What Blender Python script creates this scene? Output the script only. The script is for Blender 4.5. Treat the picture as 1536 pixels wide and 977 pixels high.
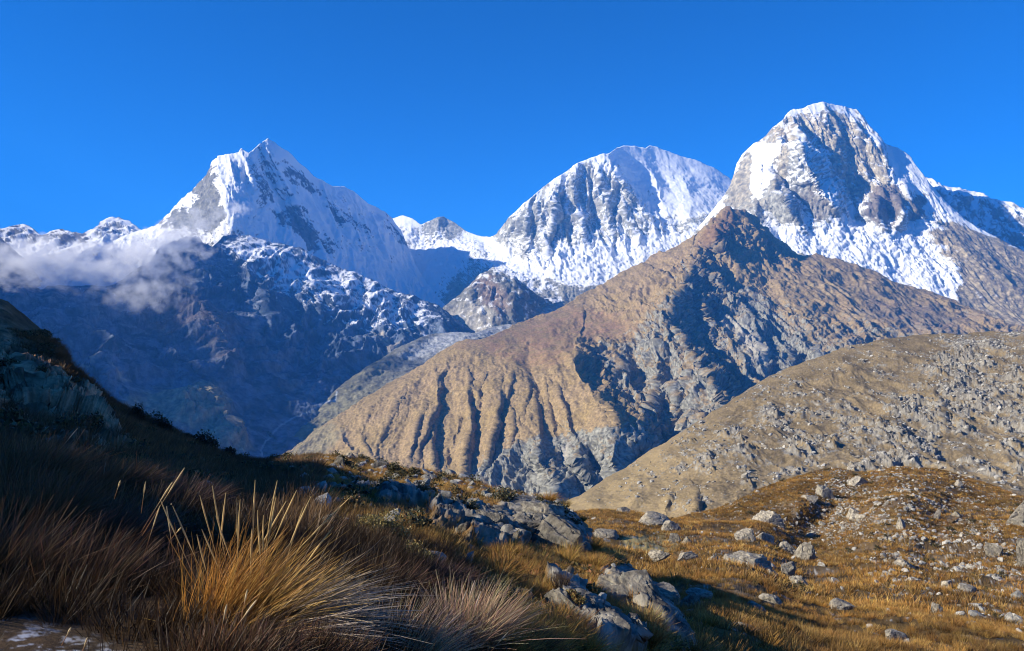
import bpy, math, random
import numpy as np
random.seed(7); rng = np.random.default_rng(11)
R = math.radians
sc = bpy.context.scene
for o in list(bpy.data.objects): bpy.data.objects.remove(o)

# ------------------------------------------------------------------ camera, sky, sun, exposure
F, CX, CY = 1117.0, 768.0, 488.5          # focal length and centre in photo pixels (1536 x 977)
cam_d = bpy.data.cameras.new('camera'); cam = bpy.data.objects.new('camera', cam_d)
sc.collection.objects.link(cam); sc.camera = cam
cam.location = (0, 0, 0); cam.rotation_euler = (R(90), 0, 0)
cam_d.sensor_width = 36.0; cam_d.lens = 36.0 * F / 1536.0
cam_d.clip_start = 0.1; cam_d.clip_end = 60000
SUN_EL, SUN_BACK = R(26.0), R(12.5)        # elevation; how far behind straight-left the sun stands
sv = np.array([-math.cos(SUN_EL) * math.cos(SUN_BACK), -math.cos(SUN_EL) * math.sin(SUN_BACK), math.sin(SUN_EL)])
TAN = math.tan(SUN_EL)
sun_d = bpy.data.lights.new('sun', 'SUN'); sun = bpy.data.objects.new('sun', sun_d); sc.collection.objects.link(sun)
sun_d.energy = 5.0; sun_d.angle = R(0.5); sun_d.color = (1.0, 0.92, 0.77)
from mathutils import Vector
sun.rotation_euler = Vector(sv).to_track_quat('Z', 'Y').to_euler()
sun.location = (-200, 0, 300)
w = bpy.data.worlds.new('World'); sc.world = w; w.use_nodes = True
nt = w.node_tree; nt.nodes.clear()
sky = nt.nodes.new('ShaderNodeTexSky'); sky.sky_type = 'NISHITA'; sky.sun_disc = False
sky.sun_elevation = SUN_EL; sky.sun_rotation = math.atan2(sv[0], sv[1])
sky.altitude = 4600; sky.air_density = 1.0; sky.dust_density = 0.0; sky.ozone_density = 3.0
hs = nt.nodes.new('ShaderNodeHueSaturation'); hs.inputs['Hue'].default_value = 0.511; hs.inputs['Saturation'].default_value = 1.52
bg = nt.nodes.new('ShaderNodeBackground'); bg.inputs['Strength'].default_value = 0.094
ow = nt.nodes.new('ShaderNodeOutputWorld')
nt.links.new(sky.outputs[0], hs.inputs['Color']); nt.links.new(hs.outputs[0], bg.inputs['Color']); nt.links.new(bg.outputs[0], ow.inputs[0])
sc.view_settings.view_transform = 'Standard'; sc.view_settings.look = 'None'
sc.view_settings.exposure = 1.04; sc.view_settings.gamma = 1.0
sc.render.engine = 'CYCLES'; sc.cycles.use_denoising = True
sc.cycles.pixel_filter_type = 'BLACKMAN_HARRIS'; sc.cycles.filter_width = 1.05
sc.cycles.max_bounces = 6; sc.cycles.diffuse_bounces = 2; sc.cycles.glossy_bounces = 1
sc.cycles.transmission_bounces = 2; sc.cycles.volume_bounces = 5; sc.cycles.transparent_max_bounces = 8
HAZE = 3.5e-5

# ------------------------------------------------------------------ maths helpers
_perm = rng.permutation(256).astype(np.int32); _perm = np.concatenate([_perm] * 3)
_g = rng.normal(size=(256, 3)).astype(np.float32); _g /= np.linalg.norm(_g, axis=1)[:, None]
def perlin(p):
    p = np.asarray(p, np.float64); i = np.floor(p).astype(np.int64); f = (p - i).astype(np.float32); i = (i & 255).astype(np.int32)
    u = f * f * f * (f * (f * 6 - 15) + 10); out = np.zeros(len(p), np.float32)
    for dx in (0, 1):
        wx = u[:, 0] if dx else 1 - u[:, 0]
        for dy in (0, 1):
            wy = u[:, 1] if dy else 1 - u[:, 1]
            for dz in (0, 1):
                wz = u[:, 2] if dz else 1 - u[:, 2]
                h = _perm[_perm[_perm[i[:, 0] + dx] + i[:, 1] + dy] + i[:, 2] + dz]
                g = _g[h]
                out += wx * wy * wz * (g[:, 0] * (f[:, 0] - dx) + g[:, 1] * (f[:, 1] - dy) + g[:, 2] * (f[:, 2] - dz))
    return out * 1.5
def fbm(P, scale, octv=5, gain=0.5, stretch=(1, 1, 1), ridged=False, seed=0.0):
    q = P / (np.array(stretch) * scale) + seed * 17.31
    a, s, t = 1.0, np.zeros(len(P), np.float32), 0.0
    for k in range(octv):
        n = perlin(q * 2.03 ** k + k * 5.7)
        if ridged: n = 1 - 2 * np.abs(n) * 1.6
        s += a * n; t += a; a *= gain
    return s / t
def crag(P, scale, octv=6, gain=0.58, stretch=(1, 1, 1), seed=0.0, warp=0.5):
    """warped ridged noise: broken ribs and gullies"""
    q = P / np.array(stretch); w1 = fbm(q, scale * 1.6, 3, 0.55, seed=seed + 3); w2 = fbm(q, scale * 1.6, 3, 0.55, seed=seed + 6)
    q = q.copy(); q[:, 0] += w1 * scale * warp * 2; q[:, 2] += w2 * scale * warp * 2; q[:, 1] += w1 * scale * warp
    return fbm(q, scale, octv, gain, ridged=True, seed=seed)
def sstep(a, b, x):
    t = np.clip((x - a) / (b - a + 1e-12), 0, 1); return t * t * (3 - 2 * t)
def mix(a, b, t):
    a = np.asarray(a, np.float32); b = np.asarray(b, np.float32); t = t[:, None]
    return a * (1 - t) + b * t
def tps(ctrl, px, py):
    """smooth surface through control points (px, py, distance); interpolates inverse distance (planes stay planes)"""
    c = np.array(ctrl, float); x = c[:, :2] / 500.0; v = 1000.0 / c[:, 2]; n = len(c)
    def U(r2): return 0.5 * r2 * np.log(np.maximum(r2, 1e-12))
    K = U(((x[:, None] - x[None]) ** 2).sum(-1)) + np.eye(n) * 1e-4
    Pm = np.hstack([np.ones((n, 1)), x]); A = np.zeros((n + 3, n + 3)); A[:n, :n] = K; A[:n, n:] = Pm; A[n:, :n] = Pm.T
    sol = np.linalg.solve(A, np.concatenate([v, np.zeros(3)]))
    q = np.stack([px, py], -1) / 500.0; out = sol[n] + sol[n + 1] * q[:, 0] + sol[n + 2] * q[:, 1]
    for k in range(n): out = out + sol[k] * U(((q - x[k]) ** 2).sum(-1))
    lo, hi = v.min() * 0.8, v.max() * 1.25
    return 1000.0 / np.clip(out, lo, hi)
def segdist(px, py, pts):
    """nearest distance to a polyline, side (+ right of a line drawn downwards), interpolated third value"""
    best = np.full(len(px), 1e9); side = np.zeros(len(px)); val = np.zeros(len(px))
    for a, b in zip(pts[:-1], pts[1:]):
        dx, dy = b[0] - a[0], b[1] - a[1]; L2 = dx * dx + dy * dy + 1e-9
        t = np.clip(((px - a[0]) * dx + (py - a[1]) * dy) / L2, 0, 1)
        ex, ey = px - (a[0] + t * dx), py - (a[1] + t * dy); d = np.hypot(ex, ey)
        m = d < best
        best = np.where(m, d, best)
        cr = dy * (px - a[0]) - dx * (py - a[1])
        side = np.where(m, np.sign(cr), side)
        if len(a) > 2: val = np.where(m, a[2] + (b[2] - a[2]) * t, val)
    return best, side, val
def stroke(px, py, pts, wl, wr, power=1.0):
    """ridge profile: value interpolated along the line, fading over wl px to its left and wr px to its right"""
    x0 = min(p[0] for p in pts) - max(wl, wr); x1 = max(p[0] for p in pts) + max(wl, wr)
    y0 = min(p[1] for p in pts) - max(wl, wr); y1 = max(p[1] for p in pts) + max(wl, wr)
    m = (px > x0) & (px < x1) & (py > y0) & (py < y1); out = np.zeros(len(px))
    if not m.any(): return out
    d, s, v = segdist(px[m], py[m], pts)
    wd = np.where(s > 0, wr, wl)
    out[m] = v * np.clip(1 - d / wd, 0, 1) ** power
    return out
def poly(px, py, pts, soft=6.0):
    """soft 0..1 inside mask of a polygon"""
    x0, x1 = min(p[0] for p in pts) - soft, max(p[0] for p in pts) + soft
    y0, y1 = min(p[1] for p in pts) - soft, max(p[1] for p in pts) + soft
    out = np.zeros(len(px)); m = (px > x0) & (px < x1) & (py > y0) & (py < y1)
    if not m.any(): return out
    X, Y = px[m], py[m]; pp = list(pts) + [pts[0]]; inside = np.zeros(len(X), bool)
    for a, b in zip(pp[:-1], pp[1:]):
        if a[1] == b[1]: continue
        c = ((a[1] > Y) != (b[1] > Y)) & (X < (b[0] - a[0]) * (Y - a[1]) / (b[1] - a[1]) + a[0]); inside ^= c
    d, _, _ = segdist(X, Y, pp); sd = np.where(inside, d, -d)
    out[m] = sstep(-soft, soft, sd)
    return out
def unproj(px, py, D):
    return np.stack([(px - CX) / F * D, D + 0 * px, (CY - py) / F * D], -1)

# ------------------------------------------------------------------ mesh helpers
def new_mesh(name, V, faces, cols=None, smooth=True, extra=None):
    me = bpy.data.meshes.new(name); V = np.asarray(V, np.float32)
    fl = np.asarray(faces, np.int32); k = fl.shape[1]
    me.vertices.add(len(V)); me.vertices.foreach_set('co', V.ravel())
    me.loops.add(fl.size); me.loops.foreach_set('vertex_index', fl.ravel())
    me.polygons.add(len(fl)); me.polygons.foreach_set('loop_start', np.arange(0, fl.size, k, dtype=np.int32))
    me.polygons.foreach_set('loop_total', np.full(len(fl), k, np.int32))
    me.polygons.foreach_set('use_smooth', np.full(len(fl), smooth, bool))
    if cols is not None:
        a = me.attributes.new('tint', 'FLOAT_COLOR', 'POINT')
        c = np.ones((len(V), 4), np.float32); c[:, :3] = cols; a.data.foreach_set('color', c.ravel())
    for kk, vv in (extra or {}).items():
        a = me.attributes.new(kk, 'FLOAT', 'POINT'); a.data.foreach_set('value', np.asarray(vv, np.float32))
    me.update(calc_edges=True)
    return me
def add_obj(name, me, mat=None, parent=None, label=None, cat=None, group=None, kind=None, loc=None):
    o = bpy.data.objects.new(name, me); sc.collection.objects.link(o)
    if mat is not None and me is not None: me.materials.append(mat)
    if parent is not None: o.parent = parent
    if loc is not None: o.location = loc
    tag(o, label, cat, group, kind); return o
def tag(o, label=None, cat=None, group=None, kind=None):
    if label: o['label'] = label
    if cat: o['category'] = cat
    if group: o['group'] = group
    if kind: o['kind'] = kind
def gridfaces(nu, nv):
    i = np.arange(nu * nv).reshape(nv, nu)
    return np.stack([i[:-1, :-1], i[1:, :-1], i[1:, 1:], i[:-1, 1:]], -1).reshape(-1, 4)
def gnormals(P):
    du = np.gradient(P, axis=1); dv = np.gradient(P, axis=0)
    n = np.cross(dv, du); return n / (np.linalg.norm(n, axis=-1, keepdims=True) + 1e-9)

# ------------------------------------------------------------------ materials
def terrain_mat(name, bump_scale, bump_dist, var=0.25, fine=1.0, rough=0.95):
    m = bpy.data.materials.new(name); m.use_nodes = True; t = m.node_tree; N = t.nodes; L = t.links; N.clear()
    out = N.new('ShaderNodeOutputMaterial'); b = N.new('ShaderNodeBsdfPrincipled')
    L.new(b.outputs[0], out.inputs['Surface'])
    at = N.new('ShaderNodeAttribute'); at.attribute_name = 'tint'
    sn = N.new('ShaderNodeAttribute'); sn.attribute_name = 'snow'
    tc = N.new('ShaderNodeTexCoord')
    n1 = N.new('ShaderNodeTexNoise'); n1.inputs['Scale'].default_value = bump_scale; n1.inputs['Detail'].default_value = 8; n1.inputs['Roughness'].default_value = 0.7
    L.new(tc.outputs['Object'], n1.inputs['Vector'])
    mr = N.new('ShaderNodeMapRange'); mr.inputs['From Min'].default_value = 0.3; mr.inputs['From Max'].default_value = 0.7
    mr.inputs['To Min'].default_value = 1 - var; mr.inputs['To Max'].default_value = 1 + var
    L.new(n1.outputs['Fac'], mr.inputs['Value'])
    # snow keeps its even white: variation fades with the snow attribute
    mx = N.new('ShaderNodeMix'); mx.data_type = 'FLOAT'; mx.inputs['B'].default_value = 1.0
    L.new(sn.outputs['Fac'], mx.inputs['Factor']); L.new(mr.outputs[0], mx.inputs['A'])
    vm = N.new('ShaderNodeVectorMath'); vm.operation = 'SCALE'
    L.new(at.outputs['Color'], vm.inputs[0]); L.new(mx.outputs['Result'], vm.inputs['Scale'])
    L.new(vm.outputs[0], b.inputs['Base Color'])
    bp = N.new('ShaderNodeBump'); bp.inputs['Strength'].default_value = 0.8 * fine; bp.inputs['Distance'].default_value = bump_dist
    bs = N.new('ShaderNodeMapRange'); bs.inputs['To Min'].default_value = 0.8 * fine; bs.inputs['To Max'].default_value = 0.2 * fine; L.new(sn.outputs['Fac'], bs.inputs['Value']); L.new(bs.outputs[0], bp.inputs['Strength'])
    L.new(n1.outputs['Fac'], bp.inputs['Height']); L.new(bp.outputs[0], b.inputs['Normal'])
    b.inputs['Roughness'].default_value = rough; b.inputs['Specular IOR Level'].default_value = 0.094
    return m

SNOW = np.array([0.76, 0.77, 0.78], np.float32)
# ------------------------------------------------------------------ relief builder
SHEETS = {}
def massif(name, sil, bot, ctrl, step, disp, colour, mat, strokes=(), back=(1500, 0.8), base_z=-1500, sil_noise=0.0,
           label=None, cat=None, kind='structure', stretch_rows=1.0, skirt=True, jag=5.0):
    """a body of rock: front relief between the skyline `sil` and the foot `bot`, a real back slope behind the skyline and a foot that runs down"""
    x0, x1 = sil[0][0], sil[-1][0]; nu = int((x1 - x0) / step) + 1
    xs = np.linspace(x0, x1, nu)
    top = np.interp(xs, [p[0] for p in sil], [p[1] for p in sil])
    if sil_noise:
        q = np.stack([xs, 0 * xs, 0 * xs], -1)
        top = top + sil_noise * fbm(q, 22, 5, 0.6, seed=len(name)) * 1.2
    bt = np.interp(xs, [p[0] for p in bot], [p[1] for p in bot]); bt = np.maximum(bt, top + 4)
    nv = int((bt - top).max() / (step * stretch_rows)) + 2
    t = np.linspace(0, 1, nv)[:, None]
    PY = top[None] * (1 - t) + bt[None] * t; PX = np.broadcast_to(xs[None], PY.shape).copy()
    px, py = PX.ravel(), PY.ravel()
    D = tps(ctrl, px, py)
    q = np.stack([px, py, 0 * px], -1)
    wx = px + jag * 2.2 * fbm(q, 34, 4, 0.62, (1, 1.3, 1), seed=1.5); wy = py + jag * 2.2 * fbm(q, 34, 4, 0.62, (1, 1.3, 1), seed=4.5)
    for pts, wl, wr, *rest in strokes:
        D = D - stroke(wx, wy, pts, wl, wr, rest[0] if rest else 1.0)
    P = unproj(px, py, D).reshape(nv, nu, 3)
    Nn = gnormals(P).reshape(-1, 3); Pf = P.reshape(-1, 3)
    h = disp(px, py, Pf, Nn)
    edge = np.clip(t * 12, 0.35, 1) + 0 * PX
    Pf = Pf + Nn * (h * edge.ravel())[:, None]
    P = Pf.reshape(nv, nu, 3)
    Nn = gnormals(P).reshape(-1, 3)
    col, snow = colour(px, py, Pf, Nn)
    SHEETS[name] = dict(P=P, N=Nn.reshape(nv, nu, 3), xs=xs, top=top, bt=bt, nv=nv, nu=nu)
    # back slope
    rows_b = 26; s = np.geomspace(0.012, 1, rows_b)[::-1][:, None]
    T = P[0]; dirv = T[:, :2] / np.linalg.norm(T[:, :2], axis=1, keepdims=True)
    L = back[0]
    B = np.empty((rows_b, nu, 3)); B[:, :, :2] = T[None, :, :2] + dirv[None] * (s * L)[..., None]
    B[:, :, 2] = T[None, :, 2] - s * L * back[1]
    Bn = fbm(B.reshape(-1, 3), L * 0.15, 4, 0.5).reshape(rows_b, nu) * L * 0.05 * np.minimum(1, s * 4)
    B[:, :, 2] += Bn
    parts = [B, P]; 
    cb = np.broadcast_to(col.reshape(nv, nu, 3)[0][None], (rows_b, nu, 3)); sb = np.broadcast_to(snow.reshape(nv, nu)[0][None], (rows_b, nu))
    cc = [cb, col.reshape(nv, nu, 3)]; ss = [sb, snow.reshape(nv, nu)]
    if skirt:
        K = P[-1].copy(); K2 = K.copy(); K2[:, 2] = np.minimum(K[:, 2] - 1, base_z); K2[:, 1] -= 0.02 * K[:, 1]
        parts.append(K2[None]); cc.append(col.reshape(nv, nu, 3)[-1:]); ss.append(snow.reshape(nv, nu)[-1:])
    A = np.concatenate(parts); C = np.concatenate(cc); S = np.concatenate(ss)
    me = new_mesh(name, A.reshape(-1, 3), gridfaces(nu, A.shape[0]), C.reshape(-1, 3), True, {'snow': S.ravel()})
    o = add_obj(name, me, mat, None, label, cat, None, kind)
    return o
def on_sheet(name, px, py):
    """world point and normal of a sheet at photo pixel (px, py)"""
    s = SHEETS[name]; px = np.atleast_1d(np.asarray(px, float)); py = np.atleast_1d(np.asarray(py, float))
    u = np.clip((px - s['xs'][0]) / (s['xs'][-1] - s['xs'][0]) * (s['nu'] - 1), 0, s['nu'] - 1.001)
    tp = np.interp(px, s['xs'], s['top']); b = np.interp(px, s['xs'], s['bt'])
    v = np.clip((py - tp) / (b - tp), 0, 1) * (s['nv'] - 1); v = np.clip(v, 0, s['nv'] - 1.001)
    i, j = u.astype(int), v.astype(int); a, c = (u - i)[:, None], (v - j)[:, None]
    def g(A): return (A[j, i] * (1 - a) * (1 - c) + A[j, i + 1] * a * (1 - c) + A[j + 1, i] * (1 - a) * c + A[j + 1, i + 1] * a * c)
    n = g(s['N']); return g(s['P']), n / np.linalg.norm(n, axis=1, keepdims=True)

M_far = terrain_mat('high_mountain_rock', 0.03, 14, 0.5)
M_mid = terrain_mat('mountain_slope', 0.07, 5, 0.4)
# ================================================================== FAR PEAKS (left)
GREY = np.array([0.225, 0.22, 0.185]); DARKR = np.array([0.075, 0.075, 0.085]); TAN_ = np.array([0.30, 0.215, 0.115])
BROWN = np.array([0.27, 0.195, 0.09]); RUST = np.array([0.22, 0.10, 0.05]); GRASSY = np.array([0.27, 0.18, 0.06])
PALE = np.array([0.36, 0.335, 0.28]); OLIVE = np.array([0.16, 0.13, 0.055])
def ragged(px, py, P, sc_, amp):
    a = fbm(P, sc_, 5, 0.6, seed=3); b = fbm(P, sc_, 5, 0.6, seed=8); return px + a * amp, py + b * amp
def snowcol(rock, snow, rough=None):
    return mix(rock, np.broadcast_to(SNOW, (len(snow), 3)), snow)
def rocktone(P, base, dark, scale, seed=0.0, k=1.0):
    n = fbm(P, scale, 5, 0.6, seed=seed); return mix(base, dark, np.clip(0.5 - n * 1.6 * k, 0, 1))

def disp_far(px, py, P, N): return 90 * crag(P, 380, 7, 0.6, (1, 1, 1.6), 1)
def col_far(px, py, P, N):
    s = fbm(P, 150, 5, 0.6, seed=2)
    snow = sstep(0.50, 0.62, N[:, 2] * 0.8 - 0.05 + s * 1.1 + sstep(352, 376, py) * 0.5 + poly(px, py, [(140, 325), (215, 325), (230, 400), (140, 372)], 10) * 0.15)
    return snowcol(rocktone(P, GREY * 0.8, DARKR * 1.3, 120), snow), snow
massif('mountain_far_left', [(-420, 330), (-200, 322), (-60, 345), (0, 343), (15, 340), (35, 336), (50, 344), (62, 354), (75, 348), (95, 345), (112, 350),
        (125, 353), (143, 343), (155, 330), (165, 326), (178, 325), (195, 334), (215, 347), (240, 346), (330, 352)],
       [(-420, 480), (330, 480)], [(-420, 330, 9800), (-420, 480, 8300), (0, 343, 10300), (0, 470, 8500), (165, 328, 10500), (165, 360, 9900), (165, 470, 8600), (330, 350, 10500), (330, 480, 8700), (70, 365, 10000)],
       1.7, disp_far, col_far, M_far, back=(3000, 0.7), sil_noise=2.5,
       label='row of small jagged dark peaks beneath the clear sky at the far left', cat='mountain')

# ================================================================== CENTRAL SNOW DOME MOUNTAIN
sil_C = [(540, 345), (575, 332), (605, 323), (618, 328), (632, 337), (645, 331), (655, 327), (665, 325), (674, 330), (682, 334), (700, 347), (722, 354), (735, 355),
         (745, 350), (752, 343), (763, 328), (775, 315), (790, 303), (805, 290), (818, 279), (830, 270), (850, 258), (865, 245), (885, 238), (900, 232), (914, 230), (925, 222),
         (935, 219), (950, 220), (968, 223), (974, 219), (985, 221), (1010, 230), (1040, 240), (1070, 252), (1090, 264), (1100, 272), (1130, 300), (1200, 340)]
C_ctrl = [(540, 345, 11700), (605, 323, 11600), (665, 325, 11400), (735, 355, 11000), (763, 328, 10200), (830, 270, 10300), (900, 232, 10500), (935, 219, 10900), (1010, 230, 11300), (1100, 272, 11300), (1200, 340, 11000),
          (540, 460, 10300), (560, 400, 11000), (640, 400, 10800), (640, 470, 9500), (720, 400, 10000), (700, 490, 8600), (760, 480, 7700), (800, 400, 9350), (830, 460, 8000), (850, 330, 9950),
          (900, 380, 9350), (950, 300, 10300), (960, 380, 9300), (1000, 330, 9950), (1040, 290, 10500), (1050, 350, 9650), (1100, 330, 10200), (920, 440, 8400), (1050, 440, 8900), (1200, 440, 9600), (720, 560, 7000), (1000, 500, 8000)]
C_str = [([(842, 262, 60), (832, 300, 130), (826, 350, 130), (818, 392, 50)], 26, 12), ([(868, 246, 60), (862, 290, 120), (872, 350, 120), (880, 375, 30)], 22, 12),
         ([(912, 232, 90), (925, 262, 170), (950, 300, 170), (975, 330, 120), (995, 345, 40)], 30, 20), ([(800, 296, 50), (790, 330, 120), (790, 375, 60)], 26, 14),
         ([(895, 255, 40), (912, 310, 130), (918, 365, 60)], 18, 10), ([(932, 300, 30), (945, 340, 90), (950, 368, 30)], 16, 10), ([(768, 330, 20), (760, 360, 80), (762, 390, 30)], 16, 10),
         ([(822, 345, -10), (830, 380, -90), (828, 400, -20)], 10, 9), ([(965, 240, 20), (985, 275, 110), (1000, 310, 40)], 30, 22), ([(1010, 245, 20), (1030, 280, 60), (1040, 300, 20)], 30, 22),
         ([(1030, 335, 60), (1060, 325, 60)], 20, 14), ([(660, 330, 60), (655, 352, 30)], 20, 14), ([(720, 390, 40), (745, 410, 130), (790, 440, 90)], 26, 22), ([(690, 380, 10), (680, 440, 90), (700, 480, 40)], 30, 14)]
C_str = [([(x, y, a * 1.5) for x, y, a in p_], l_, r_ * 0.8) for p_, l_, r_ in C_str]
def disp_C(px, py, P, N):
    rock = poly(px, py, [(745, 350), (800, 298), (860, 250), (912, 232), (935, 265), (975, 315), (1005, 345), (940, 372), (880, 385), (830, 410), (760, 385)], 16)
    ice = poly(px, py, [(600, 340), (740, 365), (830, 420), (850, 380), (1060, 325), (1110, 280), (1110, 350), (870, 460), (690, 440)], 14)
    fl = crag(P, 210, 7, 0.6, (1, 5, 5), 4, 0.3)
    sm = fbm(P, 500, 6, 0.5, (1, 1, 1), False, 6)
    ser = crag(P, 95, 6, 0.66, (1.5, 1.5, 0.8), 9)
    dome = poly(px, py, [(920, 215), (1110, 255), (1110, 320), (1000, 320), (945, 270)], 14)
    return fl * (20 + 85 * rock) * (1 - 0.75 * dome) + sm * 60 * (1 - 0.5 * dome) + ser * (11 + 15 * ice) + crag(P, 36, 3, 0.6, seed=18) * (1.5 + 4 * ice) + fbm(P, 900, 3, 0.5, seed=3) * 60
def col_C(px, py, P, N):
    x, y = ragged(px, py, P, 180, 26)
    s = fbm(P, 90, 7, 0.66, (1, 5, 5), seed=5)
    rock = poly(x, y, [(738, 356), (765, 322), (800, 290), (850, 252), (880, 240), (915, 262), (935, 285), (975, 320), (1000, 345), (960, 358), (905, 372), (870, 372), (838, 378), (800, 388), (765, 372)], 9)
    low = poly(x, y, [(660, 440), (700, 400), (715, 375), (735, 385), (770, 415), (800, 412), (850, 425), (905, 432), (905, 470), (860, 500), (700, 560), (640, 500)], 8)
    pk = poly(x, y, [(632, 330), (665, 322), (700, 348), (690, 364), (660, 352), (640, 352)], 5) * 0.9
    nun = poly(x, y, [(1000, 336), (1030, 328), (1062, 318), (1060, 332), (1030, 345), (1008, 348)], 4)
    dome_ = poly(px, py, [(925, 215), (1110, 255), (1110, 330), (1010, 320), (955, 262)], 10); icef = poly(px, py, [(600, 345), (740, 370), (830, 425), (850, 388), (1060, 330), (1110, 300), (1110, 350), (870, 445), (690, 430)], 10)
    bias = 0.78 + 0.35 * dome_ + 0.2 * icef - 0.34 * rock - 0.75 * low - 0.8 * pk - 0.9 * nun + 0.12 * sstep(300, 240, y)
    snow = sstep(0.42, 0.58, bias + (N[:, 2] - 0.5) * 0.9 + s * 0.85)
    rk = rocktone(P, GREY * 1.8, GREY * 0.85, 50, 7, 1.4)
    rk = mix(rk, rocktone(P, PALE * 0.8, GREY * 0.8, 90, 2), np.clip(low * 0.7, 0, 1))
    return snowcol(rk, snow), snow
massif('mountain_snow_dome', sil_C, [(540, 520), (700, 560), (1200, 480)], C_ctrl, 1.25, disp_C, col_C, M_far, C_str, back=(4000, 0.75), sil_noise=2.0,
       label='broad snow domed mountain with fluted grey face in the centre', cat='mountain')

# ================================================================== RIGHT: rounded double summit
def disp_D2(px, py, P, N): return 110 * crag(P, 300, 7, 0.6, (1, 3.5, 3.5), 12) + 30 * fbm(P, 700, 4)
def col_D2(px, py, P, N):
    s = fbm(P, 110, 6, 0.6, (1, 1, 1.6), seed=5)
    snow = sstep(0.42, 0.56, 0.36 + (N[:, 2] - 0.5) * 1.2 + s * 1.2 + 0.35 * sstep(300, 286, py - (px - 1450) * 0.2))
    return snowcol(rocktone(P, PALE * 0.8, GREY * 0.7, 120), snow), snow
massif('mountain_behind_shoulder', [(1330, 262), (1365, 262), (1395, 268), (1412, 279), (1420, 282), (1432, 281), (1450, 285), (1470, 291), (1486, 298), (1500, 301), (1515, 303), (1530, 311), (1545, 314), (1620, 335), (1750, 360), (1900, 370)],
       [(1330, 420), (1900, 520)], [(1330, 262, 9800), (1420, 281, 9600), (1500, 300, 9400), (1900, 370, 8600), (1330, 420, 8700), (1500, 390, 8600), (1900, 520, 7000), (1620, 420, 8000)],
       1.6, disp_D2, col_D2, M_far, [([(1432, 282, 90), (1460, 320, 160), (1500, 375, 120)], 40, 18), ([(1486, 298, 60), (1510, 330, 150), (1550, 380, 100)], 24, 14), ([(1400, 272, 60), (1430, 310, 120), (1460, 350, 80)], 20, 14)],
       back=(3500, 0.7), sil_noise=1.5, label='lower snowy shoulder peak behind the ridge at the right edge', cat='mountain')

sil_D = [(1010, 392), (1045, 345), (1070, 315), (1083, 300), (1094, 282), (1101, 264), (1106, 246), (1113, 233), (1130, 216), (1148, 206), (1160, 192), (1172, 183), (1180, 172), (1190, 165), (1205, 164), (1213, 160),
         (1222, 156), (1234, 154), (1252, 157), (1270, 161), (1284, 166), (1296, 178), (1302, 188), (1314, 200), (1326, 216), (1345, 222), (1364, 232), (1374, 248), (1386, 264), (1398, 280), (1416, 302), (1440, 323),
         (1462, 338), (1486, 351), (1508, 364), (1536, 378), (1620, 415), (1800, 470), (1900, 480)]
D_ctrl = [(1010, 392, 8300), (1083, 300, 8600), (1106, 246, 8700), (1160, 192, 8700), (1234, 154, 8900), (1296, 178, 8900), (1326, 216, 8700), (1374, 248, 8500), (1416, 302, 8200), (1486, 351, 7800), (1536, 378, 7500), (1900, 480, 6200),
          (1130, 300, 8150), (1150, 250, 8250), (1150, 380, 7350), (1190, 230, 8250), (1200, 290, 7950), (1250, 230, 8350), (1270, 300, 8000), (1250, 345, 7600), (1330, 290, 8000), (1350, 345, 7550), (1250, 420, 6900), (1100, 450, 7000),
          (1350, 420, 6950), (1450, 400, 7100), (1420, 480, 6400), (1536, 470, 6500), (1536, 540, 5900), (1900, 620, 5200), (1010, 480, 7000), (1200, 500, 6200)]
D_str = [([(1186, 192, 60), (1200, 222, 240), (1220, 262, 280), (1243, 300, 260), (1262, 335, 90)], 44, 34), ([(1150, 262, 90), (1162, 290, 170), (1182, 312, 170), (1205, 338, 60)], 24, 20),
         ([(1140, 290, 60), (1135, 320, 160), (1150, 345, 90)], 30, 26), ([(1300, 188, 60), (1318, 220, 190), (1330, 250, 130), (1345, 290, 30)], 30, 22), ([(1240, 165, 30), (1250, 200, 80), (1262, 250, 60)], 20, 14),
         ([(1275, 170, 20), (1285, 210, 80), (1300, 260, 50)], 18, 12), ([(1374, 248, 60), (1398, 284, 110), (1430, 320, 110), (1480, 352, 100), (1536, 382, 90)], 46, 24), ([(1322, 290, 40), (1312, 312, 160), (1325, 340, 60)], 30, 18),
         ([(1350, 262, 30), (1362, 295, 110), (1378, 322, 60)], 24, 14), ([(1345, 300, 40), (1355, 320, 140), (1345, 345, 40)], 20, 14), ([(1400, 345, 60), (1440, 372, 120), (1480, 400, 80), (1536, 450, 60)], 34, 26),
         ([(1090, 310, 30), (1125, 345, 120), (1160, 372, 60)], 24, 24), ([(1176, 176, 40), (1168, 210, 90), (1160, 240, 30)], 18, 16)]
D_str = [([(x, y, a * 1.6) for x, y, a in p_], l_, r_ * 0.7) for p_, l_, r_ in D_str]
def disp_D(px, py, P, N):
    rock = poly(px, py, [(1165, 190), (1185, 160), (1290, 165), (1330, 215), (1345, 300), (1300, 330), (1260, 320), (1180, 320), (1150, 250)], 14)
    smooth = poly(px, py, [(1128, 215), (1175, 215), (1170, 250), (1140, 305), (1120, 280)], 8) + poly(px, py, [(1330, 222), (1366, 238), (1392, 285), (1360, 285), (1338, 255)], 8)
    ice = poly(px, py, [(1140, 345), (1300, 330), (1420, 320), (1440, 440), (1330, 420), (1190, 390)], 14)
    fl = crag(P, 260, 8, 0.6, (1, 4, 4), 14, 0.4); ser = crag(P, 75, 6, 0.66, (1.3, 1.3, 1), 15)
    low = sstep(400, 450, py)
    return (fl * (30 + 50 * rock) * (1 - 0.55 * np.clip(smooth, 0, 1)) + ser * (8 + 14 * ice + 9 * rock) + crag(P, 34, 3, 0.6, seed=13) * (1.5 + 4 * ice) * (1 - 0.5 * np.clip(smooth, 0, 1)) + fbm(P, 600, 4, 0.5, seed=16) * 55 + low * 0)
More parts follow.
